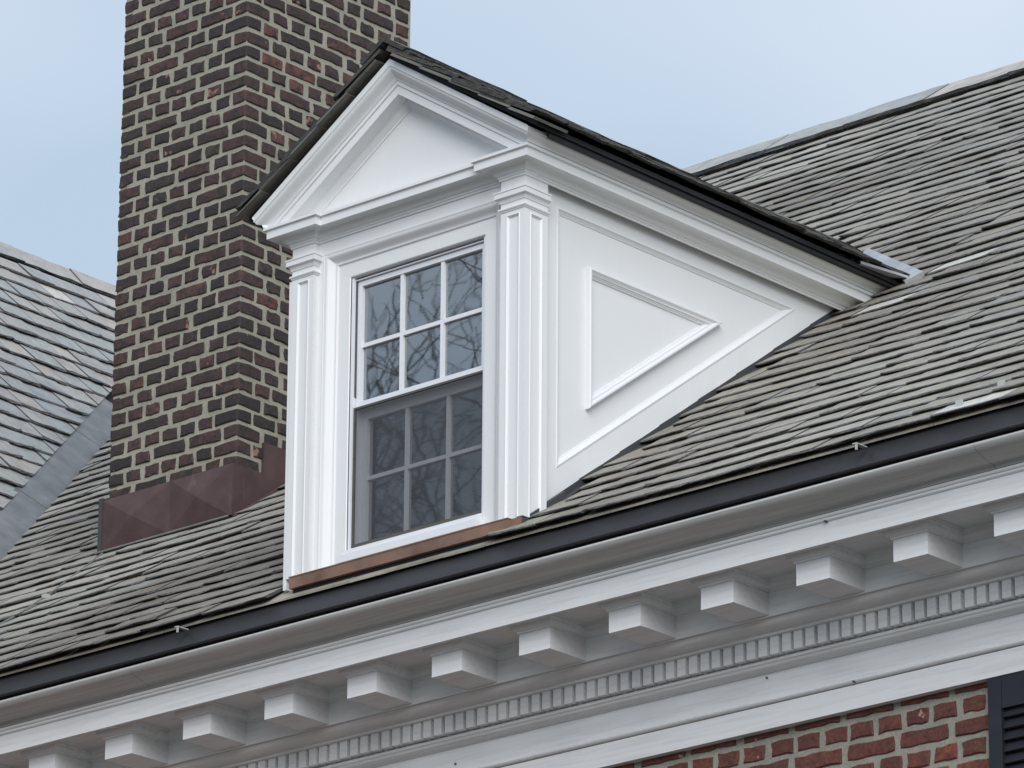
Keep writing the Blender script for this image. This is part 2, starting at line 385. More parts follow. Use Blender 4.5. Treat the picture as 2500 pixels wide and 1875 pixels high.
def brick_mesh(name, w, h, d, mats, seed, rough=0.003, cham=0.004, wrap=None):
    """rough brick: ragged outline, chamfered edge, its face at local y = 0, body towards +y.
    wrap = length of the second face (a corner brick, facing +x as well)"""
    r = random.Random(seed); J = lambda s=rough: r.uniform(-s, s)
    if wrap is None:
        pts = []
        n = 5 if w > 0.14 else 3
        for i in range(n + 1): pts.append((-w / 2 + w * i / n, -h / 2))
        pts.append((w / 2, 0))
        for i in range(n + 1): pts.append((w / 2 - w * i / n, h / 2))
        pts.append((-w / 2, 0))
        P = [(x + J() + (J(0.003)), z + J()) for x, z in pts]; m = len(P)
        v = [(x, d, z) for x, z in P] + [(x, cham, z) for x, z in P]
        v += [(x * (1 - 2 * cham / w), J(0.0012), z * (1 - 2 * cham / h)) for x, z in P]; v.append((J(0.01), -0.001 + J(0.001), J(0.005)))
        f = []
        for i in range(m):
            j = (i + 1) % m
            f += [(i, j, m + j, m + i), (m + i, m + j, 2 * m + j, 2 * m + i), (2 * m + i, 2 * m + j, 3 * m)]
    else:
        # path along front (from left) round the corner and back along the side
        path = [(-w, 0), (-w / 2, 0), (-0.010, 0), (0, 0.010), (0, wrap / 2), (0, wrap)]
        nrm = [(0, -1), (0, -1), (0.38, -0.92), (0.92, -0.38), (1, 0), (1, 0)]
        v = []; rowsz = (-h / 2, -h / 2 + cham, h / 2 - cham, h / 2)
        for k, zz in enumerate(rowsz):
            ins = cham if k in (0, 3) else 0
            for (x, y), (a, b) in zip(path, nrm):
                e = J(0.0015); v.append((x - a * (ins + e), y - b * (ins + e), zz + J(rough)))
        n = 6; f = []
        for k in range(3):
            for i in range(n - 1):
                f.append((k * n + i, k * n + i + 1, (k + 1) * n + i + 1, (k + 1) * n + i))
        # ends and caps reaching into the mortar
        b0 = len(v)
        for k, zz in ((0, -h / 2), (3, h / 2)):
            v += [(-w, d, zz), (-d, d, zz), (-d, wrap, zz)]
        f += [(0, n, 2 * n, 3 * n, b0 + 3, b0), (n - 1, 2 * n - 1, 3 * n - 1, 4 * n - 1, b0 + 5, b0 + 2)]
        f += [(0, 1, 2, 3, 4, 5, b0 + 2, b0 + 1, b0), (3 * n, 3 * n + 1, 3 * n + 2, 3 * n + 3, 3 * n + 4, 3 * n + 5, b0 + 5, b0 + 4, b0 + 3)]
    me = bpy.data.meshes.new(name); me.from_pydata(v, [], f)
    for mm in mats: me.materials.append(MATS[mm])
    bm = bmesh.new(); bm.from_mesh(me); bmesh.ops.recalc_face_normals(bm, faces=bm.faces); bm.to_mesh(me); bm.free()
    me.update()
    return me
def variants(name, n, *a, **k):
    return [brick_mesh(name, *a, mats=k['mats'], seed=k.get('seed', 0) * 100 + i, rough=k.get('rough', 0.003), wrap=k.get('wrap')) for i in range(n)]
def put(name, me, parent, loc, rotz=0.0, scale=None, rot=None):
    o = bpy.data.objects.new(name, me); link(o, parent)
    b = base_of(parent); o.location = (loc[0] - b.x, loc[1] - b.y, loc[2] + Z0 - b.z)
    o.rotation_euler = rot or (0, 0, rotz)
    if scale: o.scale = scale
    return o
class Joined:
    """the pieces past the limit: real geometry joined into one part"""
    def __init__(s): s.v = []; s.f = []; s.m = []
    def add(s, me, mtx):
        k = len(s.v); s.v += [tuple(mtx @ p.co) for p in me.vertices]
        for q in me.polygons:
            s.f.append(tuple(i + k for i in q.vertices)); s.m.append(q.material_index)
    def done(s, name, mats, parent):
        if not s.v: return None
        off = base_of(parent); me = bpy.data.meshes.new(name)
        me.from_pydata([(v[0] - off.x, v[1] - off.y, v[2] + Z0 - off.z) for v in s.v], [], s.f)
        for mm in mats: me.materials.append(MATS[mm])
        me.polygons.foreach_set('material_index', s.m); me.update()
        o = link(bpy.data.objects.new(name, me), parent); o['kind'] = 'stuff'; return o

# wall bricks: rows of stretchers and rows of headers
WC = 0.078
ws = variants('brick', 8, 0.212, 0.057, 0.05, mats=['wall_brick'], seed=1, rough=0.0038)
wh = variants('brick', 8, 0.096, 0.056, 0.05, mats=['wall_brick'], seed=2, rough=0.0038)
far = Joined()
for r in range(9):
    zc = -0.949 + CZ - WC * (r - 1)
    header = (r % 2 == 1)
    x = -0.64 + (0.02 if header else 0.062)
    x = 1.705 + CXS - 26 * (0.124 if header else 0.248) + (0.0 if header else -0.062)
    while x < 3.4:
        step = 0.124 if header else 0.242
        pos = (x + RND.uniform(-.004, .004), Y_W - 0.007 + RND.uniform(-.002, .002), zc + RND.uniform(-.002, .002))
        me = RND.choice(wh if header else ws)
        rz = RND.uniform(-.012, .012)
        if in_frame(pos, 40) and pos[0] < 1.78 and pos[2] < -0.86:
            put('brick', me, wall, pos, rz)
        else:
            far.add(me, Matrix.Translation(pos) @ Matrix.Rotation(rz, 4, 'Z'))
        x += step
far.done('far_bricks', ['wall_brick_far'], wall)

# ------------------------------------------------ cornice (all runs along x)
XL, XR = -9.0, 6.5
def back(poly): return [(a + CY, b + CZ) for a, b in poly]
cornice = MB()
def run(poly, x0=XL, x1=XR, m=cornice):
    m.prism(poly, 'x', x0, x1)
# corona fascia, soffit and modillion band
FY = 0.045
run([(FY, -0.396), (FY, -0.318), (0.40, -0.318), (0.40, -0.372), (0.068, -0.372), (0.060, -0.396)])
# band behind the modillions
run(back([(0.285, -0.5185), (0.285, -0.3872), (0.42, -0.3872), (0.42, -0.5185)]))
# ogee bed mould below it
pf = [(0.296, -0.520), (0.302, -0.524)] + cove((0.304, -0.526), (0.356, -0.549), 6, True) + [(0.360, -0.551), (0.360, -0.560), (0.366, -0.562)]
run(back(pf + [(0.45, -0.562), (0.45, -0.520)]))
# dentil back band
run(back([(0.415, -0.634), (0.415, -0.5622), (0.46, -0.5622), (0.46, -0.634)]))
# ogee under the dentils, frieze, bead, lower fascia
run(back([(0.400, -0.6345), (0.400, -0.645), (0.405, -0.648)] + cove((0.408, -0.650), (0.440, -0.664), 6, True) + [(0.442, -0.668), (0.47, -0.668), (0.47, -0.6345)]))
run(back([(0.450, -0.6682), (0.450, -0.764), (0.4485, -0.766), (0.47, -0.766), (0.47, -0.6682)]))
bead = [(0.4455 - 0.016 * sin(i * pi / 8), -0.7765 + 0.0105 * cos(i * pi / 8)) for i in range(9)]
run(back([(0.47, -0.766)] + bead + [(0.47, -0.787)]))
run(back([(0.443, -0.7905), (0.443, -0.880), (0.4795, -0.880), (0.4795, -0.7905)]))
corn = cornice.done('cornice', 'cornice_white', house, True, 30)
mb = MB(); run(back([(0.447, -0.7872), (0.447, -0.7902), (0.475, -0.7902), (0.475, -0.7872)]), m=mb)
run([(FY + 0.001, -0.2840), (FY + 0.001, -0.2885), (FY + 0.03, -0.2885), (FY + 0.03, -0.2840)], m=mb)
mb.done('rust_stain', 'rust_line', corn)
# torus and fillet on the fascia
mb = MB()
tor = [(0.041 - 0.010 * sin(i * pi / 8), -0.2975 + 0.0085 * cos(i * pi / 8)) for i in range(9)]
run([(0.06, -0.289)] + tor + [(0.06, -0.306)], m=mb)
run([(0.036, -0.3062), (0.036, -0.3135), (0.041, -0.3178), (0.06, -0.3178), (0.06, -0.3062)], m=mb)
mb.done('bead_moulding', 'cornice_white', corn, True, 40)
# big weathered cove in sections with open seams
seams = [-9.0, -5.55, -1.98, 2.135, 6.5]
crown_pf = [(-0.060, -0.2145), (-0.074, -0.2200), (-0.0785, -0.2285), (-0.0730, -0.2400), (-0.058, -0.2485), (-0.034, -0.2580), (-0.006, -0.2665), (0.020, -0.2710), (0.038, -0.2735), (0.0455, -0.2795), (0.0455, -0.2838)]
for a, b in zip(seams[:-1], seams[1:]):
    mb = MB(); run(crown_pf + [(0.14, -0.2838), (0.14, -0.2145)], a + 0.0012, b - 0.0012, mb)
    mb.done('crown_section', 'weathered_crown', corn, True, 50)
# dark metal eave band with rolled lower edge
mb = MB()
run([(-0.079, -0.206), (-0.030, -0.106), (-0.024, -0.100), (-0.0205, -0.100), (-0.0205, -0.206)], m=mb)
lip = [(-0.082 + 0.0065 * cos(i * pi / 6 + pi / 2), -0.2015 + 0.0065 * sin(i * pi / 6 + pi / 2)) for i in range(12)]
run(lip, m=mb)
mb.done('eave_band', 'eave_metal', house, True, 40)
for px, py in ((2090, 1087), (433, 1534)):
    p = on_plane(px, py, (0, 1, 0), -0.118)
    mb = MB(); mb.box(p.x - 0.004, p.x + 0.004, -0.119, -0.114, p.z - 0.016, p.z + 0.006); mb.box(p.x - 0.015, p.x + 0.004, -0.1195, -0.06, p.z + 0.006, p.z + 0.010)
    mb.done('hanger_clip', 'clear_clip', house)
# modillions
MX0, MDX = 1.664, 0.4376
mod = MB()
mod.box(0, 0.151, 0.083, 0.2848, -0.5125, -0.4305)
cap_pf = [(0.0, -0.4303), (0.006, -0.4303), (0.006, -0.424)] + cove((0.008, -0.422), (0.026, -0.403), 6, False) + [(0.030, -0.401), (0.030, -0.392), (0.036, -0.3875), (0, -0.3866)]
mod.sweep(cap_pf, [(0.151, 0.2846), (0.151, 0.083), (0.0, 0.083), (0.0, 0.2846)], plan, caps=True)
bm_me = None
first = make('modillion', [(v[0], v[1], v[2]) for v in mod.v], mod.f, 'cornice_white', corn, True, sharp=30)
mod_me = first.data; first_loc = first.location.copy()
for i in range(-11, 4):
    if i == -11:
        o = first
    else:
        o = bpy.data.objects.new('modillion', mod_me); link(o, corn)
    o.location = (MX0 + CXS + MDX * i + RND.uniform(-.003, .003), first_loc.y + CY, first_loc.z + CZ + RND.uniform(-.001, .001))
# cap moulding continues along the band between the modillions
bedp = [(0.2849, -0.4303), (0.279, -0.4303), (0.279, -0.424)] + [(0.285 - a, z) for a, z in cove((0.008, -0.422), (0.026, -0.403), 6, False)] + [(0.255, -0.401), (0.255, -0.392), (0.250, -0.3875), (0.2849, -0.3868)]
for i in range(-11, 4):
    xa = MX0 + CXS + MDX * i + 0.151 + 0.006; xb = MX0 + CXS + MDX * (i + 1) - 0.006
    mb = MB(); mb.prism(back(bedp), 'x', xa, xb); mb.done('soffit_moulding', 'cornice_white', corn, True, 40)
# dentils
dm = MB(); dm.box(0, 0.039, 0.373, 0.4149, -0.629, -0.5624)
d0 = make('dentil', dm.v, dm.f, 'cornice_white', corn)
k0 = -75
for i in range(k0, 22):
    o = d0 if i == k0 else link(bpy.data.objects.new('dentil', d0.data), corn)
    o.location = (1.697 + CXS + 0.0549 * i + RND.uniform(-.0012, .0012), CY + RND.uniform(-.001, .001), CZ)
# nail heads left in the frieze
for px, py, yy in ((1873, 1655, 0.486), (1113, 1865, 0.486), (2085, 1664, 0.467), (2015, 1273, 0.034)):
    p = on_plane(px, py, (0, 1, 0), yy); mb = MB()
    mb.prism([(p.x + 0.004 * cos(i), p.z + 0.004 * sin(i)) for i in [k * pi / 4 for k in range(8)]], 'y', yy - 0.006, yy + 0.01)
    mb.done('nail_head', 'track_dark', corn)

# ------------------------------------------------ slates
def slate_mesh(name, seed, length, thick, mats, seg=8, rag=0.010):
    """unit width along x (centred), tail at y=0, head at y=length, top near z=thick"""
    r = random.Random(seed); v = []; f = []; fm = []
    n = seg + 1
    tilt = r.uniform(-0.003, 0.003); bow = r.uniform(-0.002, 0.004)
    def wave(lo, hi):
        w = [r.uniform(lo, hi) for _ in range(n)]
        return [(w[max(i - 1, 0)] + 2 * w[i] + w[min(i + 1, n - 1)]) / 4 for i in range(n)]
    w0 = wave(0.003, 0.003 + rag * 1.5); w1 = wave(-rag * 0.3, rag * 0.7); zm = wave(0.30, 1.0); w2 = wave(0.014, 0.030)
    c0 = r.choice([0, 0, 0, 0.008, 0.018]); c1 = r.choice([0, 0, 0, 0.008, 0.018])
    for w in (w0, w1, w2):
        w[0] += c0; w[-1] += c1; w[1] += c0 * 0.3; w[-2] += c1 * 0.3
    sx = [r.uniform(-0.010, 0.010) for _ in range(4)]
    for i in range(n):
        x = -0.5 + i / seg; e = sx[0] if i == 0 else sx[1] if i == seg else 0
        zz = tilt * x * 2 + bow * (1 - 4 * x * x) * 0.5
        v += [(x + e, w0[i], thick + zz), (x + e, w1[i], thick * zm[i] + zz), (x + e, w2[i], zz - 0.001),
              (x + (sx[2] if i == 0 else sx[3] if i == seg else 0), length, thick)]
    for i in range(seg):
        a, b = 4 * i, 4 * (i + 1)
        f += [(a, b, b + 3, a + 3), (a + 1, b + 1, b, a), (a + 2, b + 2, b + 1, a + 1)]; fm += [0, 1, 1]
    e = len(v); v += [(-0.5, length, 0), (0.5, length, 0)]
    a = 4 * seg
    f += [(0, 3, e, 2, 1), (a + 1, a + 2, e + 1, a + 3, a)]; fm += [1, 1]
    me = bpy.data.meshes.new(name); me.from_pydata(v, [], f)
    for mm in mats: me.materials.append(MATS[mm])
    me.polygons.foreach_set('material_index', fm); me.update()
    return me
def frame(origin, xdir, ydir):
    x = Vector(xdir).normalized(); y = Vector(ydir).normalized(); z = x.cross(y)
    return Matrix(((x.x, y.x, z.x, origin[0]), (x.y, y.y, z.y, origin[1]), (x.z, y.z, z.z, origin[2]), (0, 0, 0, 1)))
def clipped(me, M, co, no):
    """the mesh placed by M and cut along a plane (the side towards no is removed)"""
    bm = bmesh.new(); bm.from_mesh(me); bm.transform(M)
    bmesh.ops.bisect_plane(bm, geom=bm.verts[:] + bm.edges[:] + bm.faces[:], plane_co=co, plane_no=no, clear_outer=True)
    if not bm.faces:
        bm.free(); return None
    nm = bpy.data.meshes.new(me.name)
    for mm in me.materials: nm.materials.append(mm)
    bm.to_mesh(nm); bm.free(); return nm
V_A = Vector((-4.9857, 1.9893, RM * 1.9893 - 0.08)); V_D = Vector((-1.4257, 2.0485, 1.4782)).normalized()
T = 0.0112
LN = 0.40
SLM = [slate_mesh('slate', 300 + i, LN, T * random.Random(i).uniform(0.85, 1.25), ['slate', 'slate_edge']) for i in range(28)]
SLP = [slate_mesh('slate', 350 + i, LN, T, ['pale_slate', 'slate_edge']) for i in range(4)]
WSL = [slate_mesh('slate', 400 + i, 0.44, T * random.Random(i).uniform(1.25, 1.75), ['wing_slate', 'slate_edge'], rag=0.016) for i in range(24)]
DSL = [slate_mesh('slate', 500 + i, 0.34, T * random.Random(i).uniform(1.0, 1.8), ['dormer_slate', 'dormer_slate_edge']) for i in range(18)]
def put_m(name, me, parent, M):
    o = bpy.data.objects.new(name, me); link(o, parent)
    b = base_of(parent); o.matrix_local = Matrix.Translation((-b.x, -b.y, Z0 - b.z)) @ M
    return o
cs = 1 / sqrt(1 + RM * RM)
up_main = Vector((0, cs, RM * cs)); n_main = Vector((0, -RM * cs, cs))

# roof deck: front slope, back slope and gable ends
mb = MB()
yr = Y_RIDGE + 0.012; zr = RM * yr + DK + 0.012
def deck_z(y): return RM * y + DK
mb.prism([(-0.020, -0.090), (0.09, deck_z(0.09)), (yr, zr), (2 * yr + 0.095, deck_z(-0.095)), (2 * yr + 0.095, deck_z(-0.095) - 0.12), (yr, zr - 0.16), (0.30, deck_z(0.30) - 0.16), (0.30, -0.145), (-0.02, -0.145)], 'x', XL, 6.6)
roof = mb.done('roof', 'deck', house)
# occlusion test for choosing the largest slates in view
def hidden(p):
    """true when the dormer or the chimney stands between this point and the camera"""
    d = CAM - Vector(p)
    def hit(x0, x1, y0, y1, z0, z1):
        t0, t1 = 0.02, 1.0
        for a, lo, hi in ((0, x0, x1), (1, y0, y1), (2, z0, z1)):
            if abs(d[a]) < 1e-9: continue
            ta, tb = (lo - p[a]) / d[a], (hi - p[a]) / d[a]
            if ta > tb: ta, tb = tb, ta
            t0, t1 = max(t0, ta), min(t1, tb)
        return t0 < t1
    return hit(-1.2, -0.03, 0, 1.9, -0.2, 1.42) or hit(-1.0, -0.2, 0, 2.3, 1.4, 1.72) or hit(-3.71, -2.92, 1.44, 2.51, 0.3, 6)
cands = []
steps = [0.109 + (0.1535 - 0.109) * i / 46 for i in range(47)]
sc = (Y_RIDGE - Y_EAVE) / sum(steps); steps = [s * sc for s in steps]
y = Y_EAVE
pale_px = ((2400, 972), (2475, 932), (2392, 618), (2180, 735))
pale_pts = [on_plane(a, b, (0, -RM, 1), RK) for a, b in pale_px]
pale_used = set()
starter = []
for ci in range(48):
    st = steps[min(ci, 46)]
    if ci == 47: break
    x = -7.6 + RND.uniform(0, 0.2)
    while x < 4.2:
        w = RND.choice([0.18, 0.22, 0.26, 0.30, 0.34, 0.38])
        xc = x + w / 2
        lift = T * LN * cs / st * 1.04 + RND.uniform(0, 0.003)
        o = Vector((xc, y + RND.uniform(-.004, .004), RM * y + DK)) + n_main * lift
        # pitch so that the head rests on the deck
        ang = math.atan2(lift - 0.002, LN)
        yd = up_main * cos(ang) - n_main * sin(ang)
        M = frame(o, (1, RND.uniform(-.010, .010), RND.uniform(-.008, .008)), yd) @ Matrix.Diagonal((w - RND.uniform(0.002, 0.006), min(1.0, max(0.3, ((Y_RIDGE - 0.03 - y) / cs) / LN)), 1, 1))
        top = o + up_main * (st * 0.5) + n_main * 0.01
        vx = -4.9857 - (o.y - 1.9893) * 0.696         # valley with the wing
        ok = xc > vx - 0.22
        near_v = xc - w / 2 < vx + 0.45
        if -1.19 < xc < -0.03 and ci == 0: ok = False      # below the copper sill only the thin starter shows
        vy = 2.0 + (0.185 - xc) * 0.805            # valley of the dormer roof
        if -0.62 < xc < 0.30 and o.y > 1.95 and vy - 0.02 < o.y + 0.02 < vy + 0.085: ok = False
        if -1.16 < xc < -0.06 and 0.12 < o.y < 1.8: ok = False          # inside the dormer
        if -3.68 < xc < -2.95 and 1.5 < o.y < 2.45: ok = False          # inside the chimney
        if ok:
            vis = in_frame(top, 30) and not hidden(tuple(top))
            dist = (top - CAM).length
            cands.append((0 if vis else 1, dist, M, top, near_v))
        x += w
    # starter course doubles the eave
    y += st
cands.sort(key=lambda c: (c[0], c[1]))
far = Joined(); cnt = 0
no_v = V_D.cross(Vector((0, 0, 1))).normalized()
if no_v.x > 0: no_v = -no_v
for vis, dist, M, top, near_v in cands:
    pale = None
    for k, q in enumerate(pale_pts):
        if k not in pale_used and (top - q).length < 0.13: pale = k
    me = RND.choice(SLM)
    if vis == 0 and (cnt < 300 or pale is not None):
        if pale is not None:
            me = RND.choice(SLP); pale_used.add(pale)
        if near_v:
            c = clipped(me, M, V_A + Vector((0.075, 0, 0)), no_v)
            if c: put_m('slate', c, roof, Matrix.Identity(4)); cnt += 1
        else:
            put_m('slate', me, roof, M); cnt += 1
    else:
        if near_v:
            c = clipped(me, M, V_A + Vector((0.075, 0, 0)), no_v)
            if c: far.add(c, Matrix.Identity(4))
        else:
            far.add(me, M)
far.done('far_slates', ['slate_far', 'slate_edge_far'], roof)
# starter strip of thin slate along the eave
mb = MB(); x = -7.6
while x < 4.2:
    w = RND.uniform(0.2, 0.34); q = Y_EAVE - 0.003 + RND.uniform(-.002, .002); zz = RM * q + RK - 0.015
    mb.add([(x, q, zz), (x + w - .002, q + RND.uniform(-.002, .002), zz), (x + w - .002, q + 0.09, zz + 0.065), (x, q + 0.09, zz + 0.065),
            (x, q, zz - 0.008), (x + w - .002, q, zz - 0.008), (x + w - .002, q + 0.09, zz + 0.054), (x, q + 0.09, zz + 0.054)],
           [(0, 1, 2, 3), (4, 7, 6, 5), (0, 4, 5, 1), (0, 3, 7, 4), (1, 5, 6, 2)])
    x += w
mb.done('starter_slates', 'slate_far', roof)
# ridge slates
def ridge_slates(name, parent, pts_fn, n_pieces, mats, seed, capw=0.14, over=0.012, ex=0.03):
    r = random.Random(seed)
    for i in range(n_pieces):
        a, upv, nv, along, ln = pts_fn(i)
        t = 0.014 + r.uniform(0, 0.006)
        # a slab lying on the slope below the ridge
        J = lambda s=0.004: r.uniform(-s, s)
        v = []
        nseg = 5
        for k in range(nseg + 1):
            p = a + along * (ln * k / nseg)
            v += [tuple(p + nv * (t + J(.002)) + upv * J(0.003)), tuple(p - upv * (capw + J(0.006)) + nv * (t + J(.003))), tuple(p - upv * (capw + J(0.006)) + nv * J(.002)), tuple(p)]
        f = []
        for k in range(nseg):
            b, c = 4 * k, 4 * (k + 1)
            f += [(b, c, c + 1, b + 1), (b + 1, c + 1, c + 2, b + 2), (b + 2, c + 2, c + 3, b + 3), (b + 3, c + 3, c, b)]
        f += [(0, 1, 2, 3), (4 * nseg + 3, 4 * nseg + 2, 4 * nseg + 1, 4 * nseg)]
        fmm = []
        for k in range(nseg): fmm += [0, 1, 1, 1]
        fmm += [1, 1]
        make(name, v, f, mats[0], parent, mats=mats, fm=fmm)
def main_ridge(i):
    x = 3.2 - 0.52 * i
    tilt = RND.uniform(0.0, 0.010)
    base = Vector((x, Y_RIDGE + 0.02, RM * (Y_RIDGE + 0.02) + RK + 0.020 + tilt * 0.5))
    return base, up_main, n_main, Vector((-1, 0, RND.uniform(-.012, .012))), 0.515
ridge_slates('ridge_slate', roof, main_ridge, 20, ['wing_slate', 'slate_edge'], 5, 0.27)

# snow guard clips on the eave slates
for px, py in ((2345, 997), (2448, 949)):
    p = on_plane(px, py, (0, -RM, 1), RK + 0.004); mb = MB()
    mb.box(p.x - 0.018, p.x + 0.012, p.y - 0.006, p.y, p.z - 0.004, p.z + 0.030); mb.box(p.x - 0.018, p.x - 0.012, p.y, p.y + 0.05, p.z, p.z + 0.026)
    mb.box(p.x - 0.03, p.x + 0.02, p.y + 0.0, p.y + 0.05, p.z - 0.002, p.z + 0.006)
    mb.done('snow_guard', 'clear_clip', roof)

# ------------------------------------------------ wing roof on the left
wc = 1 / sqrt(1 + WM * WM)
up_w = Vector((-wc, 0, WM * wc)); n_w = Vector((WM * wc, 0, wc))
WDK = WK - 0.045
mb = MB()
def wz(x): return WDK - WM * x
xe = -3.45
mb.prism([(xe, wz(xe)), (X_WRIDGE, wz(X_WRIDGE)), (2 * X_WRIDGE - xe, wz(xe)), (2 * X_WRIDGE - xe, wz(xe) - 0.2), (X_WRIDGE, wz(X_WRIDGE) - 0.25), (xe, wz(xe) - 0.2)], 'y', -5.0, 7.0)
wing = mb.done('wing_roof', 'deck', house)
mb = MB(); mb.box(2 * X_WRIDGE - xe + 0.35, xe - 0.35, -4.7, Y_W - 0.02, -Z0, wz(xe) - 0.21)
mb.done('wing_wall', 'house_brickwork', house)
mb = MB()
mb.prism([(xe - 0.34, wz(xe) - 0.2), (X_WRIDGE, wz(X_WRIDGE) - 0.3), (2 * X_WRIDGE - xe + 0.34, wz(xe) - 0.2)], 'y', -4.7, -4.4)
mb.done('wing_gable', 'house_brickwork', house)
cands = []
WE = 0.128                 # course height in z
z_top = 4.30
for ci in range(30):
    zc = 4.338 - WE * (ci + 1) + 0.004
    xx = (WK - zc) / WM
    yv = 1.9893 + (-4.9857 - xx) / 0.696          # valley
    y = -1.2 + RND.uniform(0.0, 0.16)
    while y < yv + 0.25:
        w = RND.choice([0.15, 0.17, 0.18, 0.20, 0.23])
        lift = 3.4 * T + RND.uniform(0, 0.004)
        o = Vector((xx + RND.uniform(-.004, .004), y + w / 2, WDK - WM * xx)) + n_w * lift
        ang = math.atan2(lift - 0.002, 0.44)
        M = frame(o, (0, 1, RND.uniform(-.012, .012)), up_w * cos(ang) - n_w * sin(ang)) @ Matrix.Diagonal((w - RND.uniform(0.001, 0.004), min(1.0, max(0.3, (ci + 1) * 0.178 / 0.44)), 1, 1))
        top = o + up_w * 0.09
        vis = in_frame(top, 30) and not hidden(tuple(top))
        cands.append((0 if vis else 1, (top - CAM).length, M, top, y + w > yv - 0.55)); y += w
cands.sort(key=lambda c: (c[0], c[1]))
far = Joined(); cnt = 0
pq = on_plane(122, 716, (WM, 0, 1), WK); pdone = False
SIDE_W = (up_w - V_D * up_w.dot(V_D)).normalized()
W_CUT = V_A + SIDE_W * 0.150
for vis, dist, M, top, near_v in cands:
    me = RND.choice(WSL)
    if vis == 0 and cnt < 300:
        if not pdone and (top - pq).length < 0.12:
            me = SLP[0]; pdone = True
        if near_v:
            c = clipped(me, M, W_CUT, -SIDE_W)
            if c: put_m('slate', c, wing, Matrix.Identity(4)); cnt += 1
        else:
            put_m('slate', me, wing, M); cnt += 1
    else:
        if near_v:
            c = clipped(me, M, W_CUT, -SIDE_W)
            if c: far.add(c, Matrix.Identity(4))
        else:
            far.add(me, M)
far.done('far_slates', ['wing_slate_far', 'slate_edge_far'], wing)
def wing_ridge(i):
    yv = -1.1 + 0.44 * i + 0.13
    base = Vector((X_WRIDGE, yv, WK - WM * X_WRIDGE - 0.004 + RND.uniform(0, .012)))
    return base, up_w, n_w, Vector((0, 1, RND.uniform(-.010, .014))), 0.437
ridge_slates('ridge_slate', wing, wing_ridge, 17, ['wing_slate', 'slate_edge'], 9, 0.165)
# open metal valley: a strip up the wing slope with an upstand along the main roof
va = Vector((-4.9857, 1.9893, RM * 1.9893 - 0.08)); vd = Vector((-1.4257, 2.0485, 1.4782)).normalized()
t_lo, t_hi = -2.6, 3.4
k = 0
tcur = t_lo
while tcur < t_hi:
    t1 = min(tcur + 0.74, t_hi)
    mb = MB(); sh = 0.0016 * (k % 2)
    q = []
    side_v = (up_w - vd * up_w.dot(vd)).normalized()
    for t in (tcur, t1 + 0.02):
        p = va + vd * t + n_w * (0.012 + sh)
        q += [p, p + side_v * 0.175, p + side_v * 0.175 - n_w * 0.004, p - n_w * 0.05, p - side_v * 0.030 - n_w * 0.06, p - side_v * 0.026]
    f = [(0, 1, 7, 6), (1, 2, 8, 7), (0, 6, 11, 5), (5, 11, 10, 4), (0, 5, 4, 3, 2, 1), (6, 7, 8, 9, 10, 11)]
    mb.add([tuple(a) for a in q], f)
    mb.done('valley_flashing', 'valley_metal', wing)
    tcur = t1; k += 1

# ================================================================== SHUTTER
sx0, sx1, sy, sz0 = 1.757, 2.42, 0.483, -0.8677
sh = thing('shutter', 'dark navy louvred wooden shutter hanging on the red brick wall under the cornice', 'shutter', (2.1, 0.47, -2.4))
mb = MB(); mb.box(sx0, sx0 + 0.058, sy, sy + 0.034, -2.4, sz0 - 0.0); mb.done('stile', 'shutter_paint', sh)
mb = MB(); mb.box(sx1 - 0.058, sx1, sy, sy + 0.034, -2.4, sz0); mb.done('stile', 'shutter_paint', sh)
mb = MB(); mb.box(sx0 + 0.0585, sx1 - 0.0585, sy + 0.002, sy + 0.033, sz0 - 0.116, sz0); mb.done('top_rail', 'shutter_paint', sh)
mb = MB(); mb.box(sx0 + 0.0585, sx1 - 0.0585, sy + 0.002, sy + 0.033, -2.4, -2.28); mb.done('bottom_rail', 'shutter_paint', sh)
mb = MB(); mb.prism([(sy + 0.006, -0.013), (sy + 0.010, -0.016), (sy + 0.031, 0.026), (sy + 0.027, 0.029)], 'x', sx0 + 0.056, sx1 - 0.056)
s0 = make('slat', mb.v, mb.f, 'shutter_paint', sh)
zz = sz0 - 0.116 - 0.018; i = 0; base_z = s0.location.z
while zz > -2.27:
    o = s0 if i == 0 else link(bpy.data.objects.new('slat', s0.data), sh)
    o.location = (0, 0, zz); zz -= 0.0420; i += 1

# ================================================================== CHIMNEY
CX0, CX1, CY0, CY1 = -3.708, -2.920, 1.437, 2.516
CZ0, CZ1 = 0.9, 4.75
COURSE = 0.07125
ch = thing('chimney', 'tall chimney of dark rough brick rising through the slate roof', 'chimney', (-3.31, 1.98, CZ0))
mb = MB(); mb.box(CX0 + 0.0065, CX1 - 0.0065, CY0 + 0.0065, CY1 - 0.0065, 0.3, CZ1)
mb.done('mortar_core', 'mortar', ch)
BH = 0.0515
bs_ = variants('brick', 10, 0.187, BH, 0.05, mats=['chimney_brick'], seed=11, rough=0.0036)
bh_ = variants('brick', 14, 0.0825, BH, 0.05, mats=['chimney_brick'], seed=12, rough=0.0036)
bt_ = variants('brick', 8, 0.131, BH, 0.05, mats=['chimney_brick'], seed=13, rough=0.0036)
cA = variants('brick', 10, 0.137, BH, 0.06, mats=['chimney_brick'], seed=14, rough=0.0042, wrap=0.086)
cB = variants('brick', 10, 0.078, BH, 0.06, mats=['chimney_brick'], seed=15, rough=0.0042, wrap=0.140)
WD = {'s': 0.187, 'h': 0.0825, 't': 0.131}; LIB = {'s': bs_, 'h': bh_, 't': bt_}
GAP = 0.0255
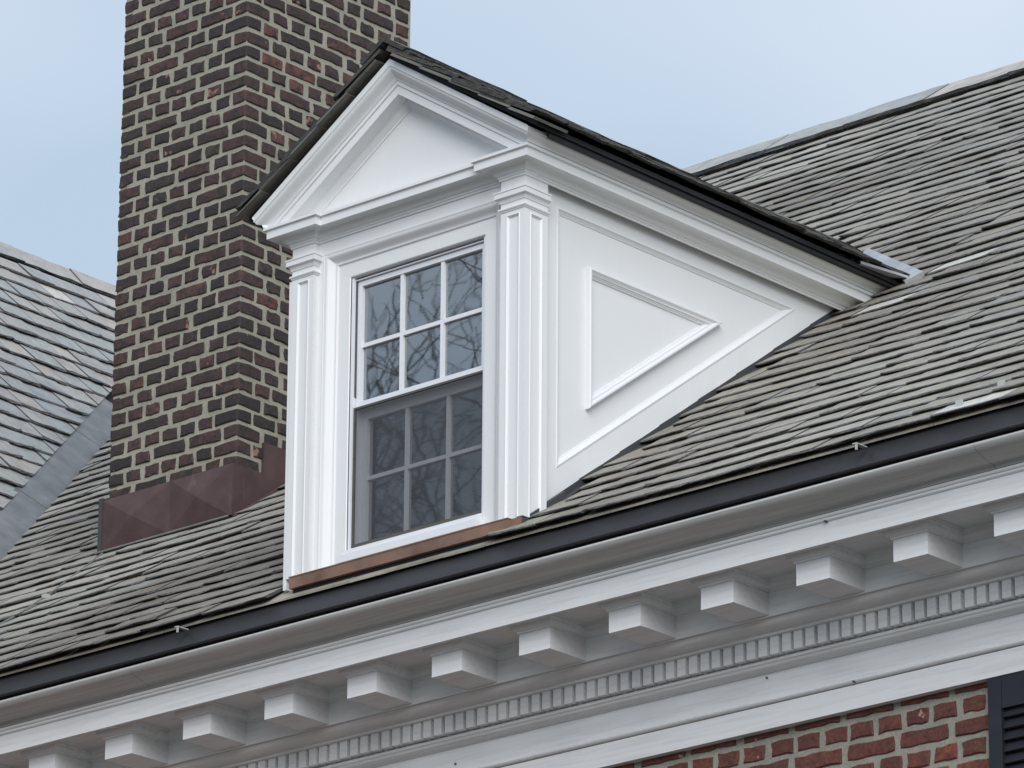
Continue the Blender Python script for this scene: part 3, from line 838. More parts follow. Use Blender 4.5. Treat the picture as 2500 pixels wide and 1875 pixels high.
def fill(pattern, length, lead=0):
    """widths of a run of bricks, gaps spread to fit the length"""
    tot = sum(WD[c] for c in pattern); g = (length - tot) / (len(pattern) + lead)
    out = []; x = g * lead + (0.004 if lead == 0 else 0)
    for c in pattern:
        out.append((c, x + WD[c] / 2)); x += WD[c] + g
    return out
cands = []
zc0 = 1.2399 - 5 * COURSE
for r in range(int((CZ1 - zc0) / COURSE)):
    zc = zc0 + r * COURSE
    header = (r % 2 == 0)
    Lf = 0.137 if header else 0.078; Ls = 0.086 if header else 0.140
    W = CX1 - CX0 - Lf; D = CY1 - CY0 - Ls
    me = RND.choice(cA if header else cB)
    jz = RND.uniform(-.0015, .0015)
    cands.append((me, Matrix.Translation((CX1, CY0, zc + jz)), (CX1, CY0, zc)))
    fp = 'hhhhhh' if header else ('tssh' if (r // 2) % 2 == 0 else 'thss')
    for c, x in fill(fp, W):
        p = (CX0 + x + RND.uniform(-.003, .003), CY0 + RND.uniform(-.002, .003), zc + RND.uniform(-.002, .002))
        cands.append((RND.choice(LIB[c]), Matrix.Translation(p) @ Matrix.Rotation(RND.uniform(-.012, .012), 4, 'Z'), p))
    sp = ['tssshh', 'hsshsh'][(r // 2) % 2] if header else ['hhhhhhhh', 'hhhshhh'][(r // 2) % 2]
    for c, yy in fill(sp, D + 0.006, 1):
        p = (CX1 - RND.uniform(-.003, .002), CY0 + Ls + yy + RND.uniform(-.003, .003), zc + RND.uniform(-.002, .002))
        cands.append((RND.choice(LIB[c]), Matrix.Translation(p) @ Matrix.Rotation(pi / 2 + RND.uniform(-.012, .012), 4, 'Z'), p))
    # hidden faces: back and left
    for c, x in fill(fp, W + Lf):
        p = (CX0 + x, CY1, zc); cands.append((RND.choice(LIB[c]), Matrix.Translation(p) @ Matrix.Rotation(pi, 4, 'Z'), None))
    for c, yy in fill(sp, D + Ls):
        p = (CX0, CY0 + yy, zc); cands.append((RND.choice(LIB[c]), Matrix.Translation(p) @ Matrix.Rotation(-pi / 2, 4, 'Z'), None))
def ch_hidden(p):
    if p is None or not in_frame(p, 20): return True
    if p[2] < 1.20: return True
    if p[1] > CY0 + 0.17 and p[2] < 1.36: return True
    # behind the dormer's gable
    x, yy = proj(p)
    return x > 640 and yy > 560 + (640 - x) * 1.22
seen = [c for c in cands if not ch_hidden(c[2])]
seen.sort(key=lambda c: (Vector(c[2]) - CAM).length)
far = Joined()
near_ids = set(id(c) for c in seen[:300])
for c in cands:
    if c[2] is not None and c[2][2] < 0.9: continue
    if id(c) in near_ids:
        put_m('brick', c[0], ch, c[1])
    else:
        far.add(c[0], c[1])
far.done('far_bricks', ['chimney_brick_far'], ch)
# flashing of aged copper: front apron of two cross-creased sheets, then the stepped side
yF = 1.407
fz0, fz1 = 0.976, 1.217
mb = MB()
xs = [CX0 + 0.002, (CX0 + CX1) / 2 + 0.028, CX1 + 0.010]
for a, b in zip(xs[:-1], xs[1:]):
    cxm, czm = (a + b) / 2, (fz0 + fz1) / 2
    v = [(a, yF, fz0), (b, yF, fz0), (b, yF, fz1), (a, yF, fz1), (cxm, yF - 0.030, czm), (a, CY0 + .02, fz0), (b, CY0 + .02, fz0), (b, CY0 - 0.001, fz1 + 0.004), (a, CY0 - 0.001, fz1 + 0.004)]
    mb.add(v, [(0, 1, 4), (1, 2, 4), (2, 3, 4), (3, 0, 4), (3, 2, 7, 8), (0, 3, 8, 5), (1, 6, 7, 2)])
mb.done('apron_flashing', 'aged_copper', ch)
mb = MB(); mb.add([(CX0 - 0.012, yF - 0.030, fz0 - 0.010), (CX1 + 0.02, yF - 0.030, fz0 - 0.010), (CX1 + 0.02, yF - 0.028, fz0 - 0.002), (CX0 - 0.012, yF - 0.028, fz0 - 0.002),
                   (CX0 - 0.012, yF + 0.01, fz0 + 0.004), (CX1 + 0.02, yF + 0.01, fz0 + 0.004), (CX0 - 0.012, yF + 0.02, fz0 - 0.012), (CX1 + 0.02, yF + 0.02, fz0 - 0.012)],
                  [(0, 1, 2, 3), (3, 2, 5, 4), (0, 6, 7, 1)])
mb.done('flashing_hem', 'valley_metal', ch)
mb = MB()
def rz(yv): return RM * yv + RK
xf = CX1 + 0.012
side_poly = [(yF, fz0 - 0.0), (1.598, rz(1.598) - 0.02), (1.598, fz1), (yF, fz1)]
mb.prism(side_poly, 'x', CX1 - 0.004, xf)
mb.prism([(1.5985, rz(1.5985) - 0.02), (CY1 + 0.03, rz(CY1) - 0.02), (CY1 + 0.03, 2.28), (2.28, 2.28), (2.28, 1.94), (1.94, 1.94), (1.94, 1.645), (1.77, 1.645), (1.77, 1.362), (1.5985, 1.362)], 'x', CX1 - 0.006, xf - 0.003)
mb.done('side_flashing', 'aged_copper', ch)
mb = MB(); mb.add([(xf + 0.001, yF - 0.01, rz(yF) + 0.006), (xf + 0.030, yF - 0.01, rz(yF) + 0.002), (xf + 0.030, CY1, rz(CY1) + 0.004), (xf + 0.001, CY1, rz(CY1) + 0.010), (xf + 0.03, yF - 0.01, rz(yF) - 0.01), (xf + 0.03, CY1, rz(CY1) - 0.01)],
                  [(0, 1, 2, 3), (1, 4, 5, 2)])
mb.done('flashing_foot', 'aged_copper', ch)
mb = MB(); mb.box(CX0 - 0.022, CX0 + 0.0015, yF - 0.003, CY0 + 0.35, fz0 - 0.02, fz1 + 0.012)
mb.done('left_flashing', 'step_lead', ch)
# plain corbelled top above the picture
mb = MB()
for i, e in enumerate((0.02, 0.04, 0.06, 0.06)):
    mb.box(CX0 - e, CX1 + e, CY0 - e, CY1 + e, CZ1 + i * 0.0712 + 0.001, CZ1 + (i + 1) * 0.0712)
mb.box(CX0 - 0.08, CX1 + 0.08, CY0 - 0.08, CY1 + 0.08, CZ1 + 4 * 0.0712 + 0.001, CZ1 + 0.36)
mb.done('corbel_top', 'chimney_brick_far', ch)

# ================================================================== DORMER
dr = thing('dormer', 'white gabled dormer with pilasters and panelled side standing on the slate roof', 'dormer', (-0.6075, 0.9, -0.05))
XC = -0.6075; LX = -1.215
WP = 'white_paint'
def cheek_z(yv): return 0.7216 * yv - 0.0225
# ---- front wall round the window
mb = MB()
mb.box(-1.185, -0.958, 0.066, 0.12, -0.12, 1.40); mb.box(-0.256, -0.031, 0.066, 0.12, -0.12, 1.40)
mb.box(-0.9579, -0.2561, 0.066, 0.12, 1.225, 1.40); mb.box(-0.9579, -0.2561, 0.05, 0.12, -0.12, 0.012)
mb.done('front_wall', WP, dr)
mb = MB(); mb.box(-1.10, -0.115, 0.028, 0.0655, 1.3035, 1.40); mb.done('frieze', WP, dr)
mb = MB(); mb.box(-1.10, -1.0665, 0.028, 0.0655, -0.06, 1.3033); mb.box(-0.1485, -0.115, 0.028, 0.0655, -0.03, 1.3033); mb.done('outer_casing', WP, dr)
# ---- architrave: ogee and flat casing on three sides
pf = [(0.0, -0.118), (0.0, -0.064), (0.003, -0.061), (0.060, -0.061), (0.062, -0.056)] + cyma((0.064, -0.054), (0.103, -0.026), 8) + [(0.108, -0.0225), (0.1085, -0.036)]
mb = MB(); mb.sweep(pf, [(-0.958, 0.014), (-0.958, 1.195), (-0.256, 1.195), (-0.256, 0.014)], front)
mb.done('architrave', WP, dr, True, 28)
# ---- pilasters
def pilaster(x0, x1, outer):
    m = MB(); zb, zt = -0.004, 1.227
    r = 0.007
    ya = 0.134
    if outer > 0:
        m.box(x0, x1 - r, r, ya, zb, zt)
    else:
        m.box(x0 + r, x1, r, ya, zb, zt)
    p0, p1 = x0 + 0.027, x1 - 0.024
    m.box(x0, p0, 0, r - .0001, zb, zt); m.box(p1, x1, 0, r - .0001, zb, zt); m.box(p0 + .0001, p1 - .0001, 0, r - .0001, 1.213, zt)
    pm = [(0.0, 0.0), (-0.002, 0.002), (-0.005, 0.002), (-0.010, -0.0045), (-0.011, -0.0068)]
    m.sweep(pm, [(p0, zb), (p0, 1.213), (p1, 1.213), (p1, zb)], front, caps=False)
    xs = x1 if outer > 0 else x0; sg = 1 if outer > 0 else -1
    xa, xb = sorted((xs, xs - sg * (r - .0001)))
    q0, q1 = 0.033, 0.106
    m.box(xa, xb, r, q0, zb, zt); m.box(xa, xb, q1, ya, zb, zt); m.box(xa, xb, q0 + .0001, q1 - .0001, 1.213, zt)
    m.sweep(pm, [(q0, zb), (q0, 1.213), (q1, 1.213), (q1, zb)], lambda u, v, h: (xs + sg * h, u, v), caps=False)
    o = m.done('pilaster', WP, dr)
    cap = [(0, 1.2272), (0.003, 1.2272), (0.004, 1.2315), (0.0075, 1.233), (0.0095, 1.2375), (0.0075, 1.242), (0.003, 1.2445), (0.0, 1.246), (0.0, 1.262), (0.004, 1.264), (0.005, 1.2685)] + \
        cove((0.006, 1.2695), (0.0165, 1.281), 5, True) + [(0.0185, 1.2825), (0.0185, 1.3015), (0.0215, 1.3035), (0.0215, 1.3085), (0.0, 1.313)]
    c = MB(); c.sweep(cap, [(x1, ya), (x1, 0), (x0, 0), (x0, ya)], plan)
    c.done('capital', WP, o, True, 32)
    b = MB(); b.box(x0, x1, 0, ya, 1.3132, 1.402); b.done('frieze_block', WP, o)
    return o
pilaster(-0.120, 0.0, 1); pilaster(LX, LX + 0.116, -1)
mb = MB(); mb.box(-1.233, LX - 0.0002, 0.004, 0.05, -0.045, 1.226); mb.done('corner_strip', WP, dr)
# ---- entablature that breaks forward over the pilasters
ent = [(0.0, 1.3575), (0.006, 1.3575), (0.006, 1.3655), (0.010, 1.367), (0.010, 1.3735)] + cyma((0.013, 1.3755), (0.037, 1.4005), 8, 0.8) + \
      [(0.041, 1.4035), (0.066, 1.4035), (0.068, 1.3975), (0.074, 1.3975), (0.074, 1.428), (0.0765, 1.4315), (0.084, 1.4325), (0.084, 1.444), (0.078, 1.447), (-0.06, 1.457)]
path = [(0, 2.35), (0, 0), (-0.120, 0), (-0.120, 0.028), (-1.099, 0.028), (-1.099, 0), (LX, 0), (LX, 2.35)]
mb = MB(); mb.sweep(ent, path, plan)
mb.done('entablature', WP, dr, True, 30)
# ---- crown along the two sides
crown = [(0.0, 1.4475), (0.085, 1.4475), (0.0865, 1.4545)] + cyma((0.088, 1.456), (0.111, 1.4785), 8, 0.8, True) + [(0.1135, 1.480), (0.115, 1.4815), (0.115, 1.4915), (0.0, 1.4925)]
mb = MB()
mb.sweep(crown, [(0, 2.35), (0, 0)], plan, ends=(None, lambda a, h: ('v', -a)))
mb.done('side_crown', WP, dr, True, 30)
mb = MB()
mb.sweep([(-a, h) for a, h in crown], [(LX, 2.35), (LX, 0)], plan, ends=(None, lambda a, h: ('v', a)))
mb.done('side_crown', WP, dr, True, 30)
# ---- raking cornice and tympanum
rk = [(0.0, 0.0), (0.0, 0.112), (-0.022, 0.112), (-0.0245, 0.109)] + [(a, h) for a, h in cyma((-0.026, 0.107), (-0.061, 0.070), 9, 0.85)] + \
     [(-0.0635, 0.067), (-0.0645, 0.0645), (-0.0775, 0.0645), (-0.0785, 0.0585), (-0.110, 0.0585), (-0.110, 0.004)] + \
     [(-0.114, 0.002), (-0.122, -0.004), (-0.130, -0.012), (-0.132, -0.016), (-0.142, -0.016), (-0.142, -0.06)]
mb = MB()
mb.sweep(rk, [(LX - 0.119, 1.4905), (XC, 1.968), (0.119, 1.4905)], front,
         ends=(lambda a, h: ('u', LX - max(h, -0.02)), lambda a, h: ('u', max(h, -0.02))))
mb.done('raking_cornice', WP, dr, True, 30)
mb = MB(); mb.prism([(LX + 0.02, 1.42), (XC, 1.86), (-0.02, 1.42)], 'y', 0.021, 0.06); mb.done('tympanum', WP, dr)
# ---- cheeks: framed triangular panels
def cheek(sgn):
    xf_ = -0.03 if sgn > 0 else LX + 0.03
    T3 = lambda u, v, h: (xf_ + sgn * h, u, v)
    A, B, Cc = (0.1345, cheek_z(0.1345)), (0.1345, 1.40), (1.972, 1.40)
    a, b, c = (0.222, 0.246), (0.222, 1.300), (1.680, 1.300)
    tip = (2.06, 1.40)
    out = [A, B, (1.970, 1.40)]; inn = [a, b, c]
    v = [T3(p[0], p[1], 0) for p in out] + [T3(p[0], p[1], 0) for p in inn] + [T3(p[0], p[1], -0.06) for p in out]
    f = [(0, 1, 4, 3), (1, 2, 5, 4), (2, 0, 3, 5), (6, 7, 8), (0, 6, 7, 1), (1, 7, 8, 2), (2, 8, 6, 0)]
    m = MB(); m.add(v, f)
    body = m.done('cheek', WP, dr)
    # moulding round the sunk field; path runs so that left is towards the middle
    pth = [a, c, b] if True else None
    mold = [(0.0, 0.0), (0.001, 0.003), (0.006, 0.003), (0.008, 0.0), (0.016, -0.004), (0.020, -0.0085), (0.0225, -0.0085), (0.0235, -0.0125), (0.026, -0.013)]
    m = MB(); m.sweep(mold, pth, T3, closed=True); m.done('panel_moulding', WP, body, True, 30)
    m = MB(); m.add([T3(p[0], p[1], -0.0125) for p in (a, c, b)], [(0, 1, 2)]); m.done('sunk_panel', WP, body)
    rp = [(0.0, -0.013), (0.0, 0.010), (0.003, 0.0135), (0.009, 0.014), (0.012, 0.011), (0.020, 0.004), (0.0225, 0.0035), (0.0235, -0.001), (0.029, -0.003), (0.0305, -0.006), (0.034, -0.0065), (0.035, -0.013)]
    m = MB(); m.sweep(rp, [(0.402, 0.530), (1.205, 1.1045), (0.402, 1.1045)], T3, closed=True); m.done('raised_moulding', WP, body, True, 30)
    return body
cheek(1); cheek(-1)
# ---- lead step flashing below the cheek
yy = 0.0; i = 0
while yy < 1.95:
    L = 0.118
    za, zb_ = cheek_z(yy), cheek_z(yy + L)
    xo = -0.0315 + (0.0018 if i % 2 else 0)
    x_in = -0.05
    if yy < 0.12: xo += 0.029; x_in = -0.02
    m = MB(); m.prism([(yy, za + 0.004), (yy + L + 0.004, zb_ + 0.004), (yy + L + 0.004, zb_ - 0.06), (yy, za - 0.055)], 'x', x_in, xo)
    m.add([(xo, yy, za - 0.030), (xo + 0.030, yy, za - 0.034), (xo + 0.030, yy + L, zb_ - 0.032), (xo, yy + L, zb_ - 0.026)], [(0, 1, 2, 3)])
    m.done('step_flashing', 'step_lead', dr); yy += L; i += 1
# ---- copper sill pan
m = MB(); m.box(-1.165, -0.050, -0.0325, 0.10, -0.060, -0.0135); 
m.add([(-1.168, -0.0345, -0.012), (-0.047, -0.0345, -0.012), (-0.047, 0.10, -0.006), (-1.168, 0.10, -0.006), (-1.168, -0.0345, -0.0165), (-0.047, -0.0345, -0.0165)], [(0, 1, 2, 3), (0, 4, 5, 1)])
m.done('sill_pan', 'copper_sill', dr)
m = MB(); m.box(-0.0498, -0.004, -0.010, 0.06, -0.060, -0.012); m.done('sill_pan_return', 'copper_sill', dr)
m = MB(); m.box(-1.16, -0.055, -0.015, 0.10, -0.13, -0.0605); m.done('sill_shade_board', 'black_shade_paint', dr)  # board blackened to paint in the shadow below the copper pan
# ---- window
win = MB()
# ---- wooden frame of the window
fr = MB()
fr.box(-0.9578, -0.9460, 0.070, 0.175, 0.062, 1.195); fr.box(-0.2680, -0.2562, 0.070, 0.175, 0.062, 1.195)
fr.box(-0.9458, -0.2682, 0.094, 0.175, 1.1865, 1.2248)
fr.box(-0.9458, -0.2682, 0.072, 0.0938, 1.193, 1.2248); fr.box(-0.9458, -0.2682, 0.080, 0.0890, 1.1815, 1.1860)
fr_o = fr.done('window_frame', 'window_white', dr)
m = MB(); m.box(-0.9456, -0.9430, 0.080, 0.09, 0.70, 1.18); m.box(-0.2710, -0.2684, 0.080, 0.09, 0.70, 1.18); m.box(-0.945, -0.269, 0.0875, 0.0936, 1.1865, 1.1925)
m.done('weather_seal', 'track_dark', fr_o)
m = MB(); m.box(-0.962, -0.252, 0.018, 0.175, 0.0125, 0.042); m.box(-0.9578, -0.2562, 0.028, 0.09, 0.0425, 0.061)
m.done('sill', 'window_white', fr_o)
def sash(x0, x1, z0, z1, yb, stile, rails, bars_x, bar_z, name, bw=0.0165, d=0.030):
    s = MB()
    s.box(x0, x0 + stile, yb, yb + d, z0, z1); s.box(x1 - stile, x1, yb, yb + d, z0, z1)
    s.box(x0 + stile, x1 - stile, yb + .0002, yb + d, z0, z0 + rails[0]); s.box(x0 + stile, x1 - stile, yb + .0002, yb + d, z1 - rails[1], z1)
    so_ = s.done(name, 'window_white', dr)
    gx = [x0 + stile] + list(bars_x) + [x1 - stile]; gz = [z0 + rails[0], bar_z, z1 - rails[1]]
    for bx in bars_x:
        for za, zb in ((gz[0], bar_z - bw / 2 - .0002), (bar_z + bw / 2 + .0002, gz[2])):
            q = MB(); q.box(bx - bw / 2, bx + bw / 2, yb + 0.004, yb + 0.022, za, zb); q.done('muntin', 'window_white', so_)
    q = MB(); q.box(gx[0], gx[-1], yb + 0.0045, yb + 0.0225, bar_z - bw / 2, bar_z + bw / 2); q.done('muntin', 'window_white', so_)
    r = random.Random(int(z0 * 1000))
    for ix in range(3):
        for iz in range(2):
            xa = gx[ix] + (0 if ix == 0 else bw / 2); xb = gx[ix + 1] - (0 if ix == 2 else bw / 2)
            za = gz[iz] + (0 if iz == 0 else bw / 2); zb = gz[iz + 1] - (0 if iz == 1 else bw / 2)
            t1, t2 = r.uniform(-.0006, .0006), r.uniform(-.0006, .0006)
            make('pane', [(xa, yb + 0.016 + t1, za), (xb, yb + 0.016, za), (xb, yb + 0.016 + t2, zb), (xa, yb + 0.016, zb)], [(0, 1, 2, 3)], 'glass', so_, keep=True)
    return so_
sash(-0.9430, -0.2710, 0.656, 1.180, 0.090, 0.022, (0.024, 0.022), (-0.714, -0.5025), 0.911, 'upper_sash')
sash(-0.9458, -0.2682, 0.064, 0.672, 0.126, 0.030, (0.040, 0.055), (-0.713, -0.4995), 0.375, 'lower_sash', 0.0155)
# insect screen over the lower half
m = MB(); m.box(-0.9458, -0.9380, 0.078, 0.088, 0.062, 0.655); m.box(-0.2760, -0.2682, 0.078, 0.088, 0.062, 0.655); m.box(-0.9378, -0.2762, 0.078, 0.088, 0.0795, 0.097); m.box(-0.9378, -0.2762, 0.0785, 0.0882, 0.646, 0.655)
sc = m.done('insect_screen', 'track_dark', dr)
make('screen_cloth', [(-0.938, 0.083, 0.0965), (-0.276, 0.083, 0.0965), (-0.276, 0.083, 0.647), (-0.938, 0.083, 0.647)], [(0, 1, 2, 3)], 'screen_mesh', sc)
m = MB(); m.box(-0.9457, -0.2683, 0.066, 0.0775, 0.0615, 0.0785); m.done('screen_track', 'window_white', dr)
# room behind the glass
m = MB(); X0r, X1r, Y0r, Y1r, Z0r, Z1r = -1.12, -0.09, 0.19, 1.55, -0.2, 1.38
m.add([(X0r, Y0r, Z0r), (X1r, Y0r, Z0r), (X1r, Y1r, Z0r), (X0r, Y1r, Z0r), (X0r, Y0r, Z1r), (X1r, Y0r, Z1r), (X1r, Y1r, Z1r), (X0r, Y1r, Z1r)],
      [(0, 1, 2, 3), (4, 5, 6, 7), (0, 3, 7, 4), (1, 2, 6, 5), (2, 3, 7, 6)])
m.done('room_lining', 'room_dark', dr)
# ---- roof of the dormer
RS = 0.640; RZ = 1.990
def dz(x): return RZ - RS * abs(x - XC)
m = MB(); e = 0.150
m.prism([(XC, RZ), (e, dz(e)), (e, dz(e) - 0.020), (XC, RZ - 0.024), (LX - e, dz(e) - 0.020), (LX - e, dz(e))], 'y', -0.098, 2.95)
droof = m.done('dormer_roof', 'black_shade_paint', dr)  # deck coloured black, painting in the shade under the slate overhang
m = MB(); m.prism([(0.02, 1.493), (0.02, 1.4995), (0.140, 1.4985), (0.143, 1.470), (0.128, 1.466), (0.126, 1.492)], 'y', -0.020, 2.12); m.done('eave_shade_board', 'black_shade_paint', droof)  # drip board whose black also paints the shaded underside of the overhang
m = MB(); m.prism([(LX - 0.02, 1.493), (LX - 0.02, 1.4995), (LX - 0.140, 1.4985), (LX - 0.143, 1.470), (LX - 0.128, 1.466), (LX - 0.126, 1.492)], 'y', -0.020, 2.12); m.done('eave_shade_board', 'black_shade_paint', droof)  # same drip board on the left, overhang shade painted in black
cd = 1 / sqrt(1 + RS * RS)
for sg in (1, -1):
    upv = Vector((-sg * cd, 0, RS * cd)); nv = Vector((sg * RS * cd, 0, cd))
    slope_len = 0.775 / cd
    nc = 6; ex = slope_len / nc
    for ci in range(nc):
        y = -0.145 + RND.uniform(-0.012, 0.012)
        off = (ci % 2) * 0.09
        d0_ = ex * (nc - ci) - 0.0
        xb_ = XC + sg * (d0_ * cd)
        first_ = True
        while y < 2.95:
            w = RND.choice([0.15, 0.19, 0.22, 0.26]); 
            if first_ and ci % 2: w *= 0.6
            first_ = False
            lift = 2.0 * 0.0115 + RND.uniform(0, 0.005)
            o = Vector((xb_, y + w / 2, dz(xb_))) + nv * lift
            if o.z < RM * (y + w / 2 - 0.12) + RK - 0.05:
                break
            ang = math.atan2(lift - 0.002, 0.34)
            xd = (0, sg, 0)
            M = frame(o + upv * RND.uniform(-.008, .006), xd, upv * cos(ang) - nv * sin(ang)) @ Matrix.Diagonal((w - RND.uniform(0.001, 0.006), min(1.0, (d0_ - 0.012) / 0.34), 1, 1))
            put_m('slate', RND.choice(DSL), droof, M)
            y += w
# thin undercloak slates along the verge and ridge pieces
for sg in (1, -1):
    upv = Vector((-sg * cd, 0, RS * cd)); nv = Vector((sg * RS * cd, 0, cd))
    def rp_(i, sg=sg, upv=upv, nv=nv):
        base = Vector((XC, -0.150 + 0.36 * i, RZ + 0.036 + RND.uniform(0, .004)))
        return base, upv, nv, Vector((0, 1, RND.uniform(-.008, .008))), 0.355
    ridge_slates('ridge_slate', droof, rp_, 8, ['dormer_slate', 'dormer_slate_edge'], 21 + sg, 0.13)
    for i in range(5):
        d1 = 0.05 + 0.18 * i; d2 = d1 + 0.185
        pa = Vector((XC, 0, RZ)) - upv * d1; pb = Vector((XC, 0, RZ)) - upv * min(d2, slope_len)
        v = []
        for p, t in ((pa, -0.004), (pb, 0.002)):
            v += [tuple(p + nv * t + Vector((0, -0.142 - RND.uniform(0, .012), 0))), tuple(p + nv * t + Vector((0, 0.05, 0))), tuple(p + nv * (t + 0.011) + Vector((0, 0.05, 0))), tuple(p + nv * (t + 0.011) + Vector((0, -0.140 - RND.uniform(0, .01), 0)))]
        make('verge_slate', v, [(0, 1, 5, 4), (3, 7, 6, 2), (0, 4, 7, 3), (0, 3, 2, 1), (4, 5, 6, 7)], 'dormer_slate', droof)
# bright valley metal where the dormer roof meets the main roof
vstart = Vector((0.185, (dz(0.185) - RK) / RM, dz(0.185))); vend = Vector((XC, (RZ + 0.03 - RK) / RM, RZ + 0.03))
dv = (vend - vstart).normalized(); sd = (up_main - dv * up_main.dot(dv)).normalized()
q = []
for p, wdt in ((vstart - dv * 0.03, 0.085), (vend, 0.04)):
    q += [tuple(p + n_main * 0.016), tuple(p + sd * wdt + n_main * 0.024), tuple(p + sd * wdt + n_main * 0.006), tuple(p - n_main * 0.03)]
make('valley_flashing', q, [(0, 4, 5, 1), (1, 5, 6, 2), (0, 3, 7, 4), (0, 1, 2, 3)], 'bright_metal', droof)
p = vstart
m = MB(); m.add([(0.02, 1.90, 1.500), (0.165, 1.86, 1.500), (0.195, 2.135, 1.510), (0.05, 2.2, 1.55), (0.165, 1.86, 1.512), (0.195, 2.135, 1.520)], [(0, 1, 2, 3), (1, 4, 5, 2)])
m.done('trough_end', 'bright_metal', droof)
# two clear snow guards on the ridge and one by the valley
for px, py, X_ in ((1134, 192, XC), (1145, 195, XC)):
    p = on_plane(px, py, (1, 0, 0), X_); m = MB(); m.box(p.x - 0.006, p.x + 0.006, p.y - 0.009, p.y + 0.009, p.z - 0.03, p.z + 0.012); m.done('snow_guard', 'clear_clip', droof)
p = on_plane(2114, 630, (1, 0, 0), 0.14); m = MB(); m.box(p.x - 0.01, p.x + 0.01, p.y - 0.012, p.y + 0.012, p.z - 0.03, p.z + 0.006); m.done('snow_guard', 'clear_clip', droof)

# ================================================================== BLIND inside the window
bl = thing('blind', 'grey slatted blind hanging behind the dormer window panes', 'blind', (XC, 0.2, 0.03))
m = MB(); m.box(-0.93, -0.285, 0.176, 0.215, 1.15, 1.185); m.done('headrail', 'blind_paint', bl)
m = MB(); m.prism([(0.182, -0.0145), (0.184, -0.0160), (0.206, 0.0170), (0.204, 0.0185)], 'x', -0.93, -0.285)
s0 = make('slat', m.v, m.f, 'blind_paint', bl)
zz = 1.13; i = 0
while zz > 0.08:
    o = s0 if i == 0 else link(bpy.data.objects.new('slat', s0.data), bl)
    o.location = (s0.location.x if i else 0, 0, zz - 0.0); zz -= 0.0315; i += 1
b = base_of(bl)

# ================================================================== LIGHTNING CABLE on the left slope
cv = bpy.data.curves.new('cable', 'CURVE'); cv.dimensions = '3D'; cv.bevel_depth = 0.0065; cv.bevel_resolution = 2
spn = cv.splines.new('POLY')
pts = [(250, 1352), (215, 1380), (174, 1410.5), (126.6, 1447), (80, 1478), (36, 1505), (0, 1525), (-60, 1560), (-140, 1605)]
P3 = [on_plane(a, b_, (0, -RM, 1), RK + 0.012) for a, b_ in pts]
spn.points.add(len(P3) - 1)
for k, p in enumerate(P3): spn.points[k].co = (p.x, p.y, p.z + Z0, 1)
cv.materials.append(MATS['cable_copper'])
tmp = bpy.data.objects.new('tmp_cable', cv); COL.objects.link(tmp)
bpy.context.view_layer.update()
me = bpy.data.meshes.new_from_object(tmp.evaluated_get(bpy.context.evaluated_depsgraph_get())); bpy.data.objects.remove(tmp)
cab = bpy.data.objects.new('cable', me); COL.objects.link(cab); cab['label'] = 'thin metal cable running down the slates from the chimney foot'; cab['category'] = 'cable'
p = on_plane(112, 1457, (0, -RM, 1), RK + 0.014); m = MB(); m.box(p.x - 0.014, p.x + 0.014, p.y - 0.012, p.y + 0.012, p.z - 0.01, p.z + 0.010)
m.done('clamp', 'clear_clip', cab)

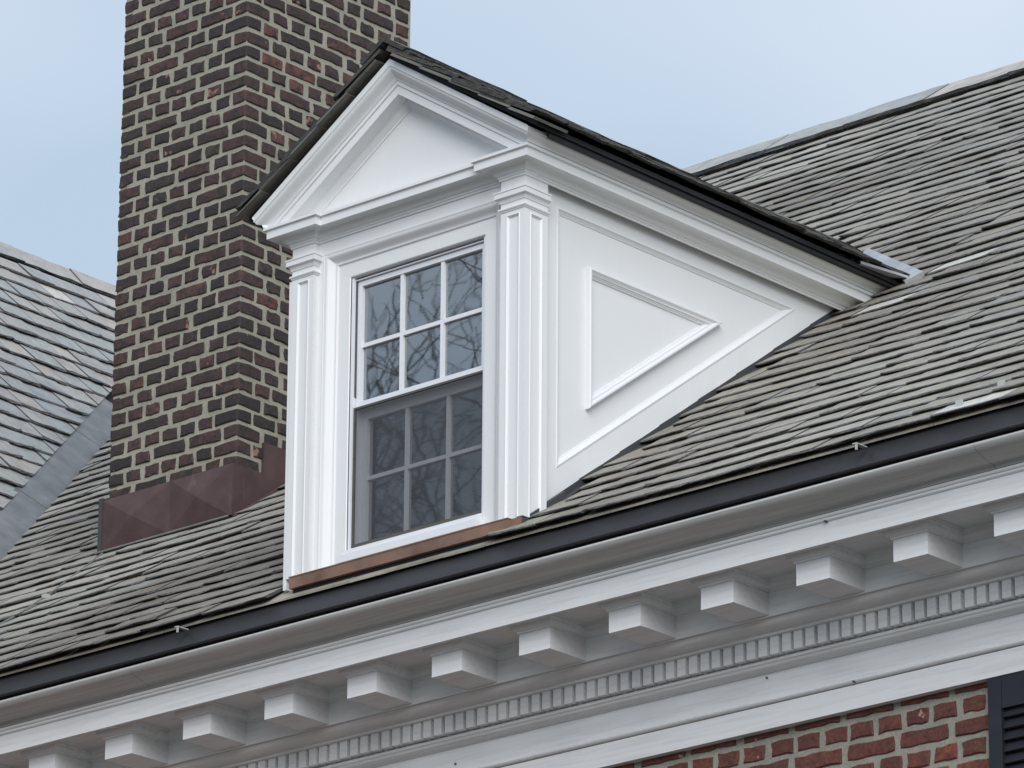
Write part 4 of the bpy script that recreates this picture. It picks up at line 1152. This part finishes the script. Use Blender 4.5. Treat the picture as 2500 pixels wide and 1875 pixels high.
# ================================================================== GROUND and bare trees that the panes mirror
gm = bpy.data.meshes.new('lawn'); gm.from_pydata([(-900, -900, 0), (900, -900, 0), (900, 900, 0), (-900, 900, 0)], [], [(0, 1, 2, 3)]); gm.materials.append(MATS['lawn'])
g = bpy.data.objects.new('lawn', gm); COL.objects.link(g); g['kind'] = 'structure'
def bare_tree(x, y, h, seed, label):
    r = random.Random(seed)
    root = bpy.data.objects.new('bare_tree', None); COL.objects.link(root); root.location = (x, y, 0)
    root['label'] = label; root['category'] = 'tree'; root['group'] = 'bare trees on the lawn'
    V, Fc = [], []; VB, FB = [], []
    def limb(Vs, Fs, a, b, ra, rb, n):
        d = (b - a).normalized(); u = d.orthogonal().normalized(); w = d.cross(u); k = len(Vs)
        for p, rad in ((a, ra), (b, rb)):
            for i in range(n):
                t = 2 * pi * i / n; Vs.append(tuple(p + (u * cos(t) + w * sin(t)) * rad))
        for i in range(n): Fs.append((k + i, k + (i + 1) % n, k + n + (i + 1) % n, k + n + i))
    def grow(p, d, ln, rad, lvl):
        segs = 4 if lvl < 3 else 3; q = p
        for s in range(segs):
            d = (d + Vector((r.gauss(0, .12), r.gauss(0, .12), r.gauss(0.03, .08)))).normalized()
            nx = q + d * (ln / segs); r2 = rad * (1 - 0.30 / segs * 1.4)
            limb(V if lvl == 0 else VB, Fc if lvl == 0 else FB, q, nx, rad, r2, 8 if lvl == 0 else 5 if lvl < 3 else 3)
            q, rad = nx, r2
            if lvl < 5 and (lvl > 0 or s > 1) and r.random() < 0.88:
                side_ = d.orthogonal().normalized(); side_.rotate(Matrix.Rotation(r.uniform(0, 2 * pi), 3, d))
                grow(q, (d * 0.65 + side_ * r.uniform(0.5, 0.95) + Vector((0, 0, 0.12))).normalized(), ln * r.uniform(0.55, 0.8), rad * r.uniform(0.5, 0.68), lvl + 1)
        if lvl < 5:
            for _ in range(2):
                side_ = d.orthogonal().normalized(); side_.rotate(Matrix.Rotation(r.uniform(0, 2 * pi), 3, d))
                grow(q, (d + side_ * r.uniform(0.3, 0.7)).normalized(), ln * r.uniform(0.6, 0.82), rad * 0.7, lvl + 1)
    grow(Vector((0, 0, -0.1)), Vector((0, 0, 1)), h * 0.30, h * 0.014, 0)
    for nm, vv, ff in (('trunk', V, Fc), ('crown', VB, FB)):
        me_ = bpy.data.meshes.new(nm); me_.from_pydata(vv, [], ff); me_.materials.append(MATS['bark'])
        o_ = bpy.data.objects.new(nm, me_); COL.objects.link(o_); o_.parent = root
bare_tree(-9.6, -10.2, 19.0, 3, 'tall bare tree on the lawn facing the house front, mirrored in the window panes')
bare_tree(-14.5, -17.5, 22.0, 8, 'taller bare tree farther out on the lawn, mirrored faintly in the panes')
for o in bpy.data.objects:
    if '_base' in o.keys(): del o['_base']
